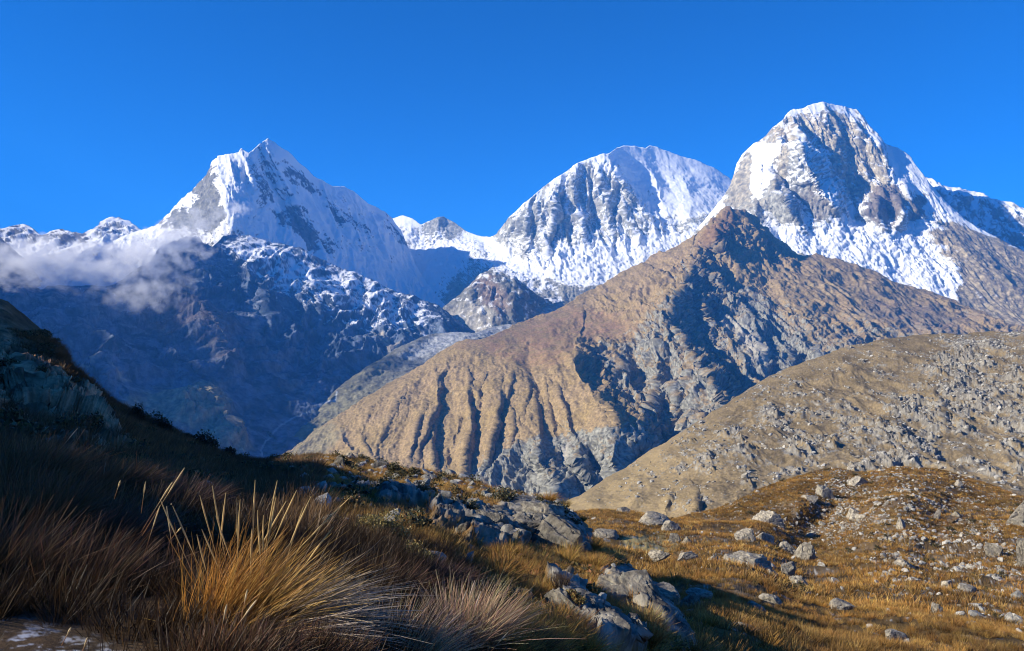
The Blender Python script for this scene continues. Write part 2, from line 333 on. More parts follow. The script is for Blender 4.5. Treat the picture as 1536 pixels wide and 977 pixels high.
def col_D(px, py, P, N):
    x, y = ragged(px, py, P, 160, 24)
    s = fbm(P, 80, 7, 0.68, (1, 3.5, 3.5), seed=15)
    r1 = poly(x, y, [(1160, 205), (1182, 170), (1215, 164), (1285, 170), (1300, 195), (1335, 255), (1340, 285), (1300, 300), (1290, 325), (1272, 300), (1262, 262), (1240, 235), (1215, 205), (1195, 205), (1175, 215)], 6)
    rl = poly(x, y, [(1085, 305), (1100, 270), (1112, 235), (1165, 195), (1180, 212), (1135, 222), (1125, 265), (1130, 300), (1110, 320)], 6) + poly(x, y, [(1165, 225), (1190, 225), (1185, 265), (1165, 275), (1145, 300), (1135, 305), (1160, 255)], 5)
    br = poly(x, y, [(1312, 285), (1345, 275), (1358, 300), (1348, 328), (1322, 345), (1305, 325), (1300, 305)], 5) + poly(x, y, [(1362, 298), (1392, 292), (1390, 305), (1376, 330), (1362, 315)], 4) + poly(x, y, [(1200, 290), (1225, 275), (1245, 320), (1235, 335), (1210, 322)], 6) * 0.6
    spur = poly(x, y, [(1130, 300), (1155, 275), (1180, 290), (1205, 330), (1190, 340), (1150, 330), (1160, 380), (1100, 360), (1080, 320)], 6)
    low = poly(x, y, [(1000, 400), (1080, 330), (1110, 370), (1190, 385), (1250, 392), (1330, 420), (1375, 442), (1430, 455), (1440, 420), (1415, 380), (1395, 352), (1420, 336), (1480, 352), (1560, 385), (1900, 480), (1900, 700), (1000, 600)], 9)
    smooth = poly(px, py, [(1130, 217), (1174, 216), (1168, 250), (1140, 305), (1124, 280)], 4) + poly(px, py, [(1332, 224), (1366, 240), (1392, 285), (1360, 287), (1340, 255)], 4)
    cap = poly(x, y, [(1175, 178), (1190, 163), (1215, 158), (1234, 150), (1290, 164), (1290, 170), (1230, 163), (1200, 170)], 3)
    ice = poly(x, y, [(1150, 350), (1240, 345), (1300, 345), (1350, 350), (1390, 335), (1400, 370), (1435, 430), (1400, 440), (1330, 415), (1250, 388), (1190, 380)], 8)
    bias = 0.66 - 0.42 * r1 - 0.6 * np.clip(rl, 0, 1) - 0.75 * np.clip(br, 0, 1) - 0.45 * spur - 1.05 * low + 0.75 * np.clip(smooth, 0, 1) + 1.0 * cap + 0.55 * ice
    dust = poly(x, y, [(1400, 340), (1480, 380), (1520, 470), (1440, 455), (1400, 400)], 14) * 0.35
    snow = sstep(0.40, 0.56, bias + dust + (N[:, 2] - 0.5) * 0.8 + s * 0.85)
    rk = rocktone(P, GREY * 1.7, GREY * 0.65, 55, 17, 1.4)
    rk = mix(rk, rocktone(P, np.array([0.50, 0.42, 0.27]), np.array([0.17, 0.15, 0.11]), 50, 1, 1.4), np.clip(r1 * 0.8 + rl * 0.6, 0, 1))
    rk = mix(rk, rocktone(P, np.array([0.20, 0.15, 0.11]), np.array([0.09, 0.075, 0.07]), 60, 4), np.clip(br, 0, 1) * 0.8)
    rk = mix(rk, rocktone(P, np.array([0.38, 0.31, 0.19]), np.array([0.17, 0.14, 0.10]), 45, 9, 1.2), np.clip(low * sstep(1150, 1380, px), 0, 1))
    return snowcol(rk, snow * (0.94 + 0.0 * px)), snow
massif('mountain_round_summit', sil_D, [(1010, 500), (1200, 520), (1400, 560), (1900, 640)], D_ctrl, 1.2, disp_D, col_D, M_far, D_str, back=(4000, 0.9), sil_noise=1.6,
       label='tallest mountain with rounded rocky snow capped summit at the right', cat='mountain')

# ================================================================== LEFT SHADED PEAK
sil_B = [(170, 362), (205, 347), (238, 337), (252, 322), (265, 306), (280, 292), (290, 286), (300, 272), (310, 262), (316, 246), (322, 238), (332, 233), (350, 231), (358, 229), (362, 223), (366, 226), (373, 231), (380, 225), (390, 216), (401, 209), (412, 215), (430, 228), (445, 243),
         (458, 252), (470, 264), (485, 272), (500, 280), (516, 281), (527, 286), (545, 300), (560, 308), (575, 317), (590, 330), (602, 345), (612, 368), (622, 395), (640, 425), (662, 452), (700, 492), (740, 540)]
B_ctrl = [(170, 362, 9700), (238, 337, 9500), (290, 286, 9300), (316, 246, 8900), (401, 209, 9150), (470, 264, 9850), (527, 286, 10300), (575, 317, 10800), (612, 368, 10700), (640, 425, 10200), (700, 492, 8600), (740, 540, 8200),
          (240, 400, 8700), (300, 330, 8600), (335, 330, 8250), (345, 380, 7900), (400, 330, 8500), (430, 400, 8000), (480, 350, 9250), (520, 400, 9150), (560, 360, 10050), (580, 430, 9400), (200, 440, 8200), (350, 470, 7300), (500, 500, 7500), (640, 500, 8200)]
B_str = [([(320, 236, 100), (328, 262, 260), (338, 300, 330), (345, 345, 240), (350, 372, 60)], 60, 70), ([(362, 224, 40), (375, 262, 90), (385, 300, 40)], 14, 16), ([(401, 209, 50), (410, 240, 170), (440, 300, 190), (470, 345, 120)], 18, 60),
         ([(470, 264, 30), (500, 310, 100), (540, 360, 80)], 20, 24), ([(527, 286, 30), (560, 340, 90), (590, 380, 60)], 16, 22), ([(388, 219, 60), (376, 232, 40)], 16, 8), ([(300, 275, 30), (285, 310, 100), (262, 335, 60)], 22, 18)]
def q_(P):
    q = P.copy(); q[:, 0] = q[:, 0] + 0.45 * q[:, 2]; return q
def disp_B(px, py, P, N):
    left = sstep(350, 320, px)
    # flutes run down and to the right on the shaded face
    q = P.copy(); q[:, 0] = q[:, 0] + 0.45 * q[:, 2]
    fl = crag(q, 150, 7, 0.6, (1, 6, 6), 21, 0.25); ser = crag(P, 110, 6, 0.66, (1, 1, 1), 22)
    return fl * (60 - 20 * left) + ser * (9 + 16 * left) + fbm(P, 700, 4, 0.5, seed=23) * 50
def col_B(px, py, P, N):
    x, y = ragged(px, py, P, 170, 22)
    s = fbm(q_(P), 90, 8, 0.68, (1, 4.5, 4.5), seed=25)
    r = (poly(x, y, [(240, 336), (275, 298), (300, 272), (318, 250), (330, 262), (337, 300), (340, 330), (312, 350), (295, 345), (262, 340)], 5) - 0.9 * poly(x, y, [(262, 312), (290, 284), (300, 290), (300, 312), (278, 318)], 5)
         - 0.8 * poly(x, y, [(325, 245), (345, 290), (350, 330), (335, 320), (322, 270)], 5))
    d = poly(x, y, [(408, 318), (440, 312), (462, 330), (505, 378), (490, 378), (430, 350)], 6) + 0.8 * poly(x, y, [(425, 252), (440, 252), (485, 290), (480, 294), (445, 275)], 4) + 0.9 * poly(x, y, [(490, 300), (515, 320), (560, 350), (545, 352), (505, 330)], 5) \
        + 0.8 * poly(x, y, [(372, 250), (390, 262), (405, 300), (395, 305), (378, 275)], 4) + 0.9 * poly(x, y, [(560, 318), (600, 345), (620, 380), (590, 352)], 4) + 0.6 * poly(x, y, [(535, 325), (555, 345), (570, 372), (560, 372)], 4)
    bias = 0.92 - 1.1 * r - 0.66 * np.clip(d, 0, 1)
    snow = sstep(0.40, 0.56, bias + (N[:, 2] - 0.5) * 0.7 + s * 0.75)
    rk = mix(rocktone(P, DARKR * 2.0, DARKR * 1.1, 90, 2), rocktone(P, GREY * 1.1, GREY * 0.55, 80, 2), sstep(355, 335, px))  # right of the nose, shade is put in as darker, bluer rock
    return snowcol(rk, snow), snow
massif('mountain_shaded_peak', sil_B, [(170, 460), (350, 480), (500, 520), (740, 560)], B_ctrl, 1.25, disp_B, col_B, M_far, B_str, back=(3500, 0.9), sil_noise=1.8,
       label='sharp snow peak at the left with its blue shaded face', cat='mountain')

# ================================================================== VALLEY WALL under the shaded peak
sil_V = [(-480, 380), (-200, 395), (-60, 400), (0, 414), (20, 424), (45, 438), (60, 440), (75, 434), (100, 430), (130, 427), (160, 425), (185, 420), (205, 405), (225, 392), (245, 372), (262, 359), (280, 356), (296, 358), (306, 368), (318, 372), (335, 356), (350, 354),
         (375, 358), (400, 364), (420, 367), (450, 376), (480, 388), (510, 400), (540, 413), (570, 427), (600, 441), (625, 449), (650, 458), (672, 470), (690, 484), (712, 498), (760, 540)]
V_ctrl = [(-480, 380, 5200), (-200, 395, 5000), (0, 414, 5200), (60, 440, 5300), (130, 427, 5900), (205, 405, 6700), (280, 356, 7200), (350, 354, 7700), (420, 367, 7700), (480, 388, 7600), (540, 413, 7500), (600, 441, 7300), (650, 458, 7200), (712, 498, 6900), (760, 540, 6700),
          (-480, 700, 2800), (-200, 650, 3000), (0, 560, 3700), (100, 640, 3500), (150, 520, 4300), (250, 620, 4000), (250, 480, 5500), (300, 430, 6350), (330, 550, 4950), (400, 690, 3900), (380, 600, 4650), (420, 480, 6200), (480, 580, 5150), (500, 480, 6600), (440, 640, 4400),
          (560, 500, 6500), (560, 545, 5900), (620, 500, 6600), (300, 740, 3300), (700, 740, 4000)]
V_str = [([(130, 432, 30), (200, 490, 150), (290, 550, 140), (380, 630, 50)], 34, 60), ([(20, 430, 30), (110, 520, 150), (200, 590, 120), (280, 650, 40)], 34, 60), ([(215, 410, 30), (290, 440, 60), (380, 540, 130), (450, 610, 50)], 30, 50), ([(460, 390, 30), (500, 460, 120), (540, 520, 60)], 24, 34),
         ([(280, 358, 120), (275, 390, 200), (290, 440, 160), (330, 500, 160), (352, 540, 60)], 70, 50), ([(350, 356, 60), (390, 420, 160), (400, 480, 130), (430, 560, 60)], 34, 40), ([(420, 370, 30), (470, 440, 140), (500, 520, 60)], 34, 40),
         ([(520, 405, 30), (560, 455, 130), (590, 500, 50)], 30, 34), ([(385, 440, -60), (400, 520, -90), (440, 580, -30)], 16, 16), ([(600, 441, 40), (640, 475, 100), (668, 500, 30)], 24, 22), ([(60, 438, 60), (110, 470, 100), (190, 560, 60)], 60, 50),
         ([(255, 590, 30), (300, 600, 120), (345, 640, 60)], 44, 34), ([(330, 655, 60), (350, 640, 90), (372, 668, 20)], 30, 16), ([(548, 510, 20), (590, 527, 90), (625, 540, 20)], 22, 10)]
def disp_V(px, py, P, N):
    fl = crag(P, 420, 8, 0.58, (1, 2.5, 2.5), 31, 0.4); low = sstep(520, 600, py)
    mound = 150 * poly(px, py, [(230, 470), (300, 465), (340, 500), (330, 530), (280, 515)], 26) + 120 * poly(px, py, [(318, 540), (350, 540), (355, 562), (330, 560)], 18) + 95 * (1 + 1.2 * fbm(P, 160, 4, 0.6, seed=37)) * poly(px, py, [(240, 600), (320, 590), (345, 625), (365, 665), (320, 655), (260, 630)], 20)
    return mound + fl * (120 - 80 * low) + fbm(P, 120, 6, 0.6, seed=32) * (12 - 2 * low) + fbm(P, 900, 3, 0.5, seed=34) * 60
def col_V(px, py, P, N):
    x, y = ragged(px, py, P, 150, 26)
    s = fbm(P, 70, 6, 0.65, seed=35)
    band = poly(x, y, [(322, 350), (420, 364), (480, 384), (545, 410), (612, 443), (655, 472), (640, 500), (560, 500), (500, 480), (430, 450), (375, 415), (335, 385)], 36)
    qd = P.copy(); qd[:, 0] = P[:, 0] + 0.9 * P[:, 2]; dg = fbm(qd, 110, 6, 0.62, (1, 6, 6), seed=39)
    scree = poly(x, y, [(366, 465), (378, 470), (395, 520), (430, 565), (480, 600), (470, 605), (410, 560), (380, 520)], 7) * 0.75 + poly(x, y, [(255, 520), (300, 540), (320, 555), (300, 556), (262, 535)], 6) * 0.3
    hi = poly(x, y, [(90, 425), (140, 430), (190, 445), (170, 450), (80, 444)], 8) * 0.5
    bias = -0.20 + 0.66 * band - 0.25 * sstep(520, 600, py) + 0.30 * hi + 0.3 * poly(x, y, [(350, 440), (430, 430), (440, 520), (380, 540)], 20) * 0.4
    snow = sstep(0.40, 0.55, bias + (N[:, 2] - 0.5) * 0.6 + s * 0.9)
    rk = rocktone(P, np.array([0.13, 0.16, 0.22]), np.array([0.035, 0.055, 0.09]), 110, 36, 1.6)  # blue of the shade put into the wall's rock colour
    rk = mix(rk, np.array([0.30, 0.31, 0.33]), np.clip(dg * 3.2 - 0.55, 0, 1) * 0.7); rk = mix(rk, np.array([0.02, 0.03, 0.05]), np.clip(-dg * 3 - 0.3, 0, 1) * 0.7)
    rust = poly(x, y, [(175, 440), (250, 430), (300, 460), (360, 500), (335, 520), (355, 560), (330, 565), (300, 520), (215, 495)], 18)  # brown patch painted warmer where the sun reaches the wall
    rk = mix(rk, rocktone(P, np.array([0.26, 0.15, 0.09]), np.array([0.12, 0.08, 0.06]), 90, 3), rust * 0.35)
    green = poly(x, y, [(205, 590), (270, 590), (330, 585), (350, 640), (375, 670), (350, 690), (250, 640), (180, 610)], 12)  # greenish hummocks, their colour lightened for the sun on them
    rk = mix(rk, rocktone(P, np.array([0.40, 0.33, 0.19]), np.array([0.14, 0.13, 0.09]), 40, 5), green * 0.9)
    pale = poly(x, y, [(545, 505), (575, 510), (610, 530), (600, 535), (560, 520)], 5) + poly(x, y, [(620, 495), (640, 498), (655, 508), (640, 506)], 4) + poly(px, py, [(115, 543), (145, 541), (142, 548), (120, 549)], 4) + poly(px, py, [(158, 552), (180, 560), (200, 568), (178, 564)], 3)
    rk = mix(rk, np.array([0.42, 0.36, 0.26]), np.clip(pale, 0, 1) * 0.9)
    rk = mix(rk, np.array([0.30, 0.30, 0.31]), np.clip(scree * (0.6 + s * 1.2), 0, 1))
    riv = np.clip(1.6 - segdist(px, py, [(535, 598), (505, 602), (480, 608), (455, 622), (430, 632), (412, 645), (400, 660), (392, 672), (395, 690)])[0], 0, 1)
    rk = mix(rk, np.array([0.34, 0.38, 0.42]), riv * 0.8)
    return snowcol(rk, snow), snow
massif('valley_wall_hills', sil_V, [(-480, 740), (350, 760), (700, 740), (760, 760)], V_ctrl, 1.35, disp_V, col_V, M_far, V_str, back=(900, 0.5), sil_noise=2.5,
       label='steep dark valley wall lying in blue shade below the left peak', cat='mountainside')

# ================================================================== rust coloured buttress below the glacier
def disp_R(px, py, P, N): return 55 * crag(P, 170, 7, 0.6, (1, 1.5, 2), 41) + 18 * fbm(P, 400, 4, seed=42)
def col_R(px, py, P, N):
    x, y = ragged(px, py, P, 120, 20)
    rk = rocktone(P, GREY * 0.85, GREY * 0.45, 90, 43)
    rk = mix(rk, rocktone(P, RUST * 1.0 + 0.04, RUST * 0.7 + 0.02, 60, 44), 0.45 * poly(x, y, [(712, 422), (735, 410), (755, 440), (770, 470), (745, 475), (718, 450)], 9))
    rk = mix(rk, rocktone(P, PALE, PALE * 0.7, 50, 45), poly(x, y, [(670, 470), (705, 450), (738, 470), (742, 500), (700, 510), (680, 495)], 8))
    sn = sstep(0.35, 0.5, N[:, 2] * 0.3 + fbm(P, 60, 5, seed=46) + sstep(440, 405, py) * 0.2) * 0.8
    return snowcol(rk, sn), sn
massif('rust_coloured_buttress', [(655, 470), (672, 456), (690, 444), (705, 430), (716, 416), (728, 408), (742, 404), (755, 406), (768, 413), (782, 425), (796, 436), (812, 447), (832, 458), (850, 466), (900, 480)],
       [(655, 540), (900, 520)], [(655, 470, 7500), (742, 404, 7600), (850, 466, 7700), (900, 480, 7700), (655, 540, 6800), (740, 500, 6800), (770, 450, 7050), (830, 490, 7200), (900, 520, 7200)], 1.5, disp_R, col_R, M_far,
       [([(712, 418, 30), (706, 445, 90), (712, 475, 40)], 20, 12), ([(760, 408, 30), (778, 440, 110), (790, 470, 40)], 26, 14), ([(738, 462, 30), (740, 480, 90), (735, 505, 40)], 30, 18)], back=(500, 0.5), sil_noise=6.0,
       label='rust coloured rocky buttress below the central glacier', cat='buttress')

# ================================================================== moraine on the valley floor
def disp_M(px, py, P, N): return 22 * fbm(P, 160, 6, 0.6, (1, 1, 1), True, 51) + 14 * fbm(P, 420, 4, seed=52)
def col_M(px, py, P, N):
    x, y = ragged(px, py, P, 120, 16)
    rk = rocktone(P, GREY * 0.95, GREY * 0.5, 70, 53)
    rk = mix(rk, rocktone(P, np.array([0.44, 0.44, 0.42]), np.array([0.24, 0.25, 0.26]), 40, 54), poly(x, y, [(600, 535), (660, 500), (740, 490), (800, 472), (842, 455), (845, 468), (760, 500), (690, 515), (640, 540)], 7))
    rk = mix(rk, rocktone(P, np.array([0.24, 0.22, 0.13]), np.array([0.13, 0.125, 0.09]), 60, 55), sstep(620, 520, x))
    riv = np.clip(1.8 - segdist(px, py, [(505, 588), (503, 600), (485, 606), (460, 612)])[0], 0, 1)
    return mix(rk, np.array([0.5, 0.55, 0.6]), riv * 0.7), np.zeros(len(px))
massif('valley_moraine', [(395, 694), (425, 668), (440, 655), (452, 640), (470, 628), (480, 612), (498, 590), (520, 572), (548, 552), (570, 540), (592, 524), (620, 512), (648, 500), (664, 500), (690, 498), (712, 500), (735, 492), (765, 484), (790, 474), (812, 463), (835, 453), (850, 452), (890, 465)],
       [(395, 730), (500, 680), (700, 560), (890, 500)], [(395, 694, 3900), (440, 655, 4300), (498, 590, 5000), (570, 540, 5700), (660, 500, 6500), (735, 492, 6700), (835, 453, 7500), (890, 465, 7500), (500, 640, 4450), (395, 730, 3500), (600, 580, 5000), (700, 530, 5800), (700, 560, 5400), (800, 500, 6600), (890, 500, 6900)],
       1.5, disp_M, col_M, M_far, [([(640, 505, 60), (600, 530, 110), (550, 560, 90), (510, 590, 40)], 30, 14), ([(620, 560, 30), (540, 600, 80), (480, 645, 40)], 20, 18)], back=(120, 0.6), sil_noise=1.5,
       label='grey boulder strewn moraine winding down the valley floor', cat='moraine')

# ================================================================== BROWN RIDGE
sil_F = [(380, 720), (425, 684), (440, 675), (455, 664), (475, 648), (500, 630), (530, 610), (560, 590), (590, 571), (620, 553), (645, 538), (665, 525), (685, 514), (700, 509), (715, 511), (728, 508), (745, 500), (770, 489), (800, 477), (830, 468), (850, 458), (880, 440),
         (905, 427), (930, 412), (960, 396), (985, 380), (1005, 374), (1025, 364), (1040, 352), (1058, 340), (1070, 328), (1080, 319), (1092, 312), (1100, 315), (1112, 316), (1125, 322), (1136, 327), (1140, 338), (1150, 342), (1158, 356), (1175, 366), (1190, 378), (1205, 386), (1225, 381),
         (1250, 388), (1280, 398), (1310, 408), (1340, 425), (1370, 433), (1400, 441), (1430, 452), (1460, 466), (1490, 478), (1536, 490), (1620, 500), (1900, 560)]
F_ctrl = [(380, 720, 3400), (440, 675, 3650), (500, 630, 3850), (620, 553, 4250), (700, 509, 4500), (770, 489, 4900), (850, 458, 5500), (930, 412, 6000), (1025, 364, 6500), (1092, 312, 6800), (1136, 327, 6900), (1190, 378, 6700), (1280, 398, 6500), (1400, 441, 6200), (1536, 490, 5800), (1900, 560, 5300),
          (480, 720, 3200), (560, 680, 3250), (620, 640, 3420), (700, 730, 2900), (700, 600, 3600), (780, 740, 2750), (800, 640, 3150), (780, 540, 4000), (860, 520, 4350), (850, 600, 3500), (900, 740, 2700), (900, 660, 2950), (930, 600, 3500), (960, 500, 4550), (940, 450, 5300), (1020, 450, 5150),
          (1000, 560, 3950), (980, 680, 3050), (1060, 640, 3250), (1100, 570, 3850), (1080, 420, 5600), (1080, 500, 4700), (1180, 500, 4750), (1200, 430, 5600), (1300, 480, 5100), (1200, 580, 3900), (1350, 540, 4400), (1500, 540, 4700), (1900, 700, 3800), (1200, 760, 2800), (700, 800, 2600), (1400, 760, 3000)]
def gl(pts, d=45, wl=9, wr=9): return ([(x, y, -d * k) for (x, y), k in zip(pts, [0.2] + [1] * (len(pts) - 2) + [0.3])], wl, wr)
def rb(pts, d=45, wl=16, wr=9): return ([(x, y, d * k) for (x, y), k in zip(pts, [0.2] + [1] * (len(pts) - 2) + [0.3])], wl, wr)
F_str = [
    # crisp ribs between gullies on the triangular face: gentle left side, steep shaded right side
    rb([(655, 560), (660, 580), (655, 605), (648, 625), (640, 645), (632, 668), (628, 690)], 44, 20, 9), rb([(640, 600), (628, 640), (618, 670), (612, 700)], 34, 16, 8), rb([(655, 625), (648, 655), (652, 690), (655, 715)], 36, 14, 8),
    rb([(703, 570), (702, 600), (706, 640), (698, 680), (694, 730)], 52, 20, 10), rb([(752, 580), (750, 610), (740, 645), (732, 690)], 46, 20, 9), rb([(725, 570), (720, 590), (716, 612)], 26, 12, 7), rb([(768, 620), (770, 650), (765, 680)], 30, 14, 7),
    rb([(800, 590), (805, 620), (808, 650), (812, 690)], 26, 14, 7), rb([(830, 570), (842, 600), (855, 640), (870, 680)], 30, 16, 8), rb([(842, 600), (852, 615), (858, 640)], 26, 12, 7), rb([(610, 580), (595, 610), (590, 630)], 20, 12, 7), rb([(590, 620), (575, 650), (560, 690)], 18, 14, 7),
    rb([(560, 610), (540, 650), (530, 690)], 14, 12, 7), rb([(512, 640), (515, 660), (528, 680)], 30, 14, 8), rb([(540, 650), (545, 668), (560, 690)], 24, 10, 7), rb([(670, 540), (660, 560), (664, 590)], 26, 14, 8), rb([(790, 560), (788, 600), (782, 640)], 22, 12, 7),
    rb([(815, 560), (820, 590), (828, 630), (835, 670)], 20, 12, 6), rb([(738, 640), (735, 670), (728, 700)], 24, 12, 6), rb([(690, 600), (684, 640), (676, 680)], 20, 12, 6), rb([(770, 560), (764, 590), (762, 610)], 20, 10, 6),
    # edge of the face with the big shaded gully
    rb([(868, 510), (863, 535), (866, 552), (884, 585), (908, 615), (930, 640), (955, 665), (972, 690)], 190, 60, 40), 
    rb([(925, 530), (930, 560), (915, 575)], 40, 20, 10),
    # lower cliffs
    rb([(792, 650), (812, 690), (836, 735), (850, 760)], 105, 16, 34), rb([(868, 655), (866, 690), (885, 720), (900, 750)], 95, 22, 30), rb([(925, 650), (915, 690), (925, 715), (940, 740)], 100, 24, 26),
    # main grey rib with jagged shaded right side
    rb([(1092, 312), (1080, 345), (1058, 368), (1038, 395), (1034, 425)], 95, 50, 26), rb([(1034, 405), (1028, 430), (1010, 447), (1005, 470), (1012, 500), (1030, 530), (1050, 560), (1075, 590), (1095, 620), (1085, 640), (1100, 660)], 190, 66, 40),
    ([(1060, 345, 40), (1075, 370, 110), (1100, 392, 60), (1120, 410, 10)], 16, 18), ([(1040, 400, 60), (1070, 415, 90), (1095, 440, 10)], 12, 16), ([(1100, 315, 40), (1118, 338, 60), (1140, 365, 20)], 16, 16), ([(1035, 440, 30), (1055, 470, 90), (1070, 500, 10)], 14, 16),
    rb([(1100, 470), (1125, 500), (1142, 530), (1150, 560)], 90, 40, 26), rb([(1060, 545), (1082, 575), (1100, 600)], 70, 16, 18), rb([(985, 500), (990, 540), (980, 600), (960, 640)], 60, 30, 22), rb([(1000, 560), (1010, 600), (1000, 650)], 40, 20, 16),
    rb([(1165, 500), (1185, 530), (1190, 560)], 50, 20, 18), rb([(1230, 470), (1262, 500), (1285, 520)], 50, 30, 14), rb([(1205, 510), (1228, 535), (1245, 550)], 50, 24, 14), rb([(1140, 400), (1180, 440), (1200, 470)], 26, 40, 30)]
F_str = [([(x, y, a * 2.0) for x, y, a in t_[0]], t_[1] * 1.15, t_[2] * 0.72) for t_ in F_str]
def face_mask(x, y): return poly(x, y, [(420, 700), (500, 628), (620, 550), (700, 505), (770, 500), (860, 515), (870, 550), (960, 660), (900, 700), (790, 660), (700, 745), (500, 760)], 14)
def top_mask(x, y): return poly(x, y, [(680, 515), (745, 500), (800, 478), (860, 462), (940, 480), (955, 490), (925, 515), (865, 512), (840, 545), (800, 555), (760, 545), (720, 520)], 12)
def disp_F(px, py, P, N):
    face = face_mask(px, py); top = top_mask(px, py)
    rough = np.clip(1 - 0.85 * face - 0.9 * top, 0, 1) * (1 - 0.5 * poly(px, py, [(850, 460), (1060, 340), (1030, 400), (1000, 450), (930, 480)], 16)) * (1 - 0.6 * poly(px, py, [(1090, 380), (1250, 400), (1400, 450), (1450, 500), (1200, 480), (1080, 430)], 20))
    fl = crag(P, 240, 8, 0.6, (1, 2.5, 2.5), 61, 0.5) + 0.45 * crag(P, 90, 6, 0.62, (1, 1.5, 1.5), 57, 0.6) * poly(px, py, [(1000, 380), (1090, 300), (1150, 330), (1200, 400), (1120, 470), (1040, 470)], 20)
    q = P.copy(); q[:, 0] += 0.25 * q[:, 2]
    sm = crag(q, 62, 6, 0.55, (1, 7, 7), 62, 0.2)
    return crag(P, 170, 5, 0.55, (1, 2.5, 2.5), 58, 0.9) * 6 * face + fl * (70 * rough + 7) + sm * (3.5 + 6 * rough) * (1 - 0.75 * top) + fbm(P, 300, 4, 0.5, seed=63) * 24 + crag(P, 34, 5, 0.62, (1, 1.5, 1.5), 64) * (2.2 + 5.0 * rough) * (1 - 0.6 * top)
def col_F(px, py, P, N):
    x, y = ragged(px, py, P, 90, 26)
    s = fbm(P, 60, 6, 0.62, seed=65); s2 = fbm(P, 240, 4, 0.5, seed=66)
    brown = mix(np.broadcast_to(BROWN, (len(px), 3)), TAN_ * 0.95, np.clip(0.5 + s2 * 1.4, 0, 1)); brown = mix(brown, BROWN * 0.55, np.clip(-0.1 + s * 2.0, 0, 1) * 0.8); s3 = fbm(P, 13, 4, 0.7, seed=59); brown = brown * (1 + 0.9 * s3)[:, None]
    rock = rocktone(P, GREY * 1.35, GREY * 0.4, 15, 67, 1.5)
    prock = poly(x, y, [(880, 530), (950, 500), (1000, 450), (1035, 390), (1060, 400), (1130, 440), (1170, 500), (1210, 520), (1240, 545), (1130, 600), (1000, 700), (950, 640), (920, 600)], 16)
    pr2 = poly(x, y, [(1120, 430), (1300, 460), (1480, 480), (1420, 510), (1250, 560), (1130, 560)], 20) * 0.55
    pr3 = poly(x, y, [(770, 665), (800, 655), (870, 650), (940, 640), (985, 680), (900, 770), (700, 770), (690, 725)], 9) * 1.1
    rk = np.clip(prock * 0.75 + pr2 + pr3, 0, 1)
    m = sstep(0.28, 0.62, rk * 0.75 + s * 0.8 + (0.6 - N[:, 2]) * 0.5)
    m = np.maximum(m, sstep(0.1, 0.5, s + (0.45 - N[:, 2]) * 1.4) * 0.5 * (1 - face_mask(px, py)))
    c = mix(brown, rock, m)
    c = mix(c, rocktone(P, PALE * 1.1, PALE * 0.75, 50, 68), np.clip(poly(x, y, [(1070, 480), (1090, 475), (1130, 500), (1150, 545), (1140, 560), (1120, 520)], 6) * 0.9 + poly(x, y, [(845, 680), (856, 668), (860, 690), (850, 705)], 4), 0, 1))
    c = mix(c, rocktone(P, RUST * 0.95, RUST * 0.5, 50, 69), poly(x, y, [(1060, 345), (1090, 312), (1108, 320), (1100, 345), (1075, 365), (1045, 375)], 8) * 0.5)
    c = mix(c, rocktone(P, np.array([0.33, 0.25, 0.13]), np.array([0.24, 0.17, 0.09]), 60, 5), poly(x, y, [(1080, 390), (1180, 400), (1320, 430), (1360, 455), (1230, 460), (1100, 430)], 18) * 0.75)
    c = mix(c, rocktone(P, np.array([0.19, 0.13, 0.10]), GREY * 0.6, 60, 6), poly(x, y, [(1300, 440), (1470, 480), (1420, 510), (1290, 480)], 18) * 0.6)
    c = mix(c, rocktone(P, RUST * 1.15 + 0.04, BROWN * 0.85, 80, 6), top_mask(x, y) * 0.55)
    c = mix(c, rocktone(P, np.array([0.27, 0.24, 0.14]), np.array([0.16, 0.15, 0.10]), 40, 7), poly(x, y, [(425, 690), (450, 662), (500, 632), (512, 650), (480, 700)], 10) * 0.7)
    return c.astype(np.float32), np.zeros(len(px))
massif('brown_ridge_hill', sil_F, [(380, 800), (700, 800), (850, 790), (1000, 760), (1200, 640), (1350, 580), (1536, 570), (1900, 720)], F_ctrl, 1.25, disp_F, col_F, M_mid, F_str, back=(1500, 0.55), sil_noise=3.0,
       label='big brown grassy ridge with gullied triangular face and grey rib', cat='ridge')

# ================================================================== ROCKY HILL (mid right)
sil_G = [(780, 800), (850, 752), (870, 742), (900, 723), (930, 704), (960, 686), (990, 668), (1020, 650), (1050, 630), (1080, 611), (1105, 596), (1130, 580), (1150, 567), (1165, 558), (1185, 550), (1200, 545), (1230, 535), (1260, 524), (1290, 516), (1320, 510), (1350, 506), (1385, 503),
         (1420, 502), (1445, 504), (1465, 500), (1490, 497), (1510, 499), (1536, 497), (1600, 490), (1750, 470), (1950, 460)]
G_ctrl = [(780, 800, 700), (850, 752, 760), (960, 686, 860), (1080, 611, 960), (1200, 545, 1060), (1320, 510, 1120), (1465, 500, 1120), (1600, 490, 1080), (1950, 460, 1000), (900, 780, 670), (1000, 780, 620), (1000, 720, 730), (1100, 700, 700), (1100, 760, 600), (1200, 640, 810), (1200, 720, 640),
          (1320, 600, 860), (1320, 700, 650), (1450, 600, 820), (1450, 700, 640), (1536, 560, 880), (1600, 700, 620), (1950, 700, 560), (1000, 860, 520), (1400, 800, 500), (1900, 850, 400)]
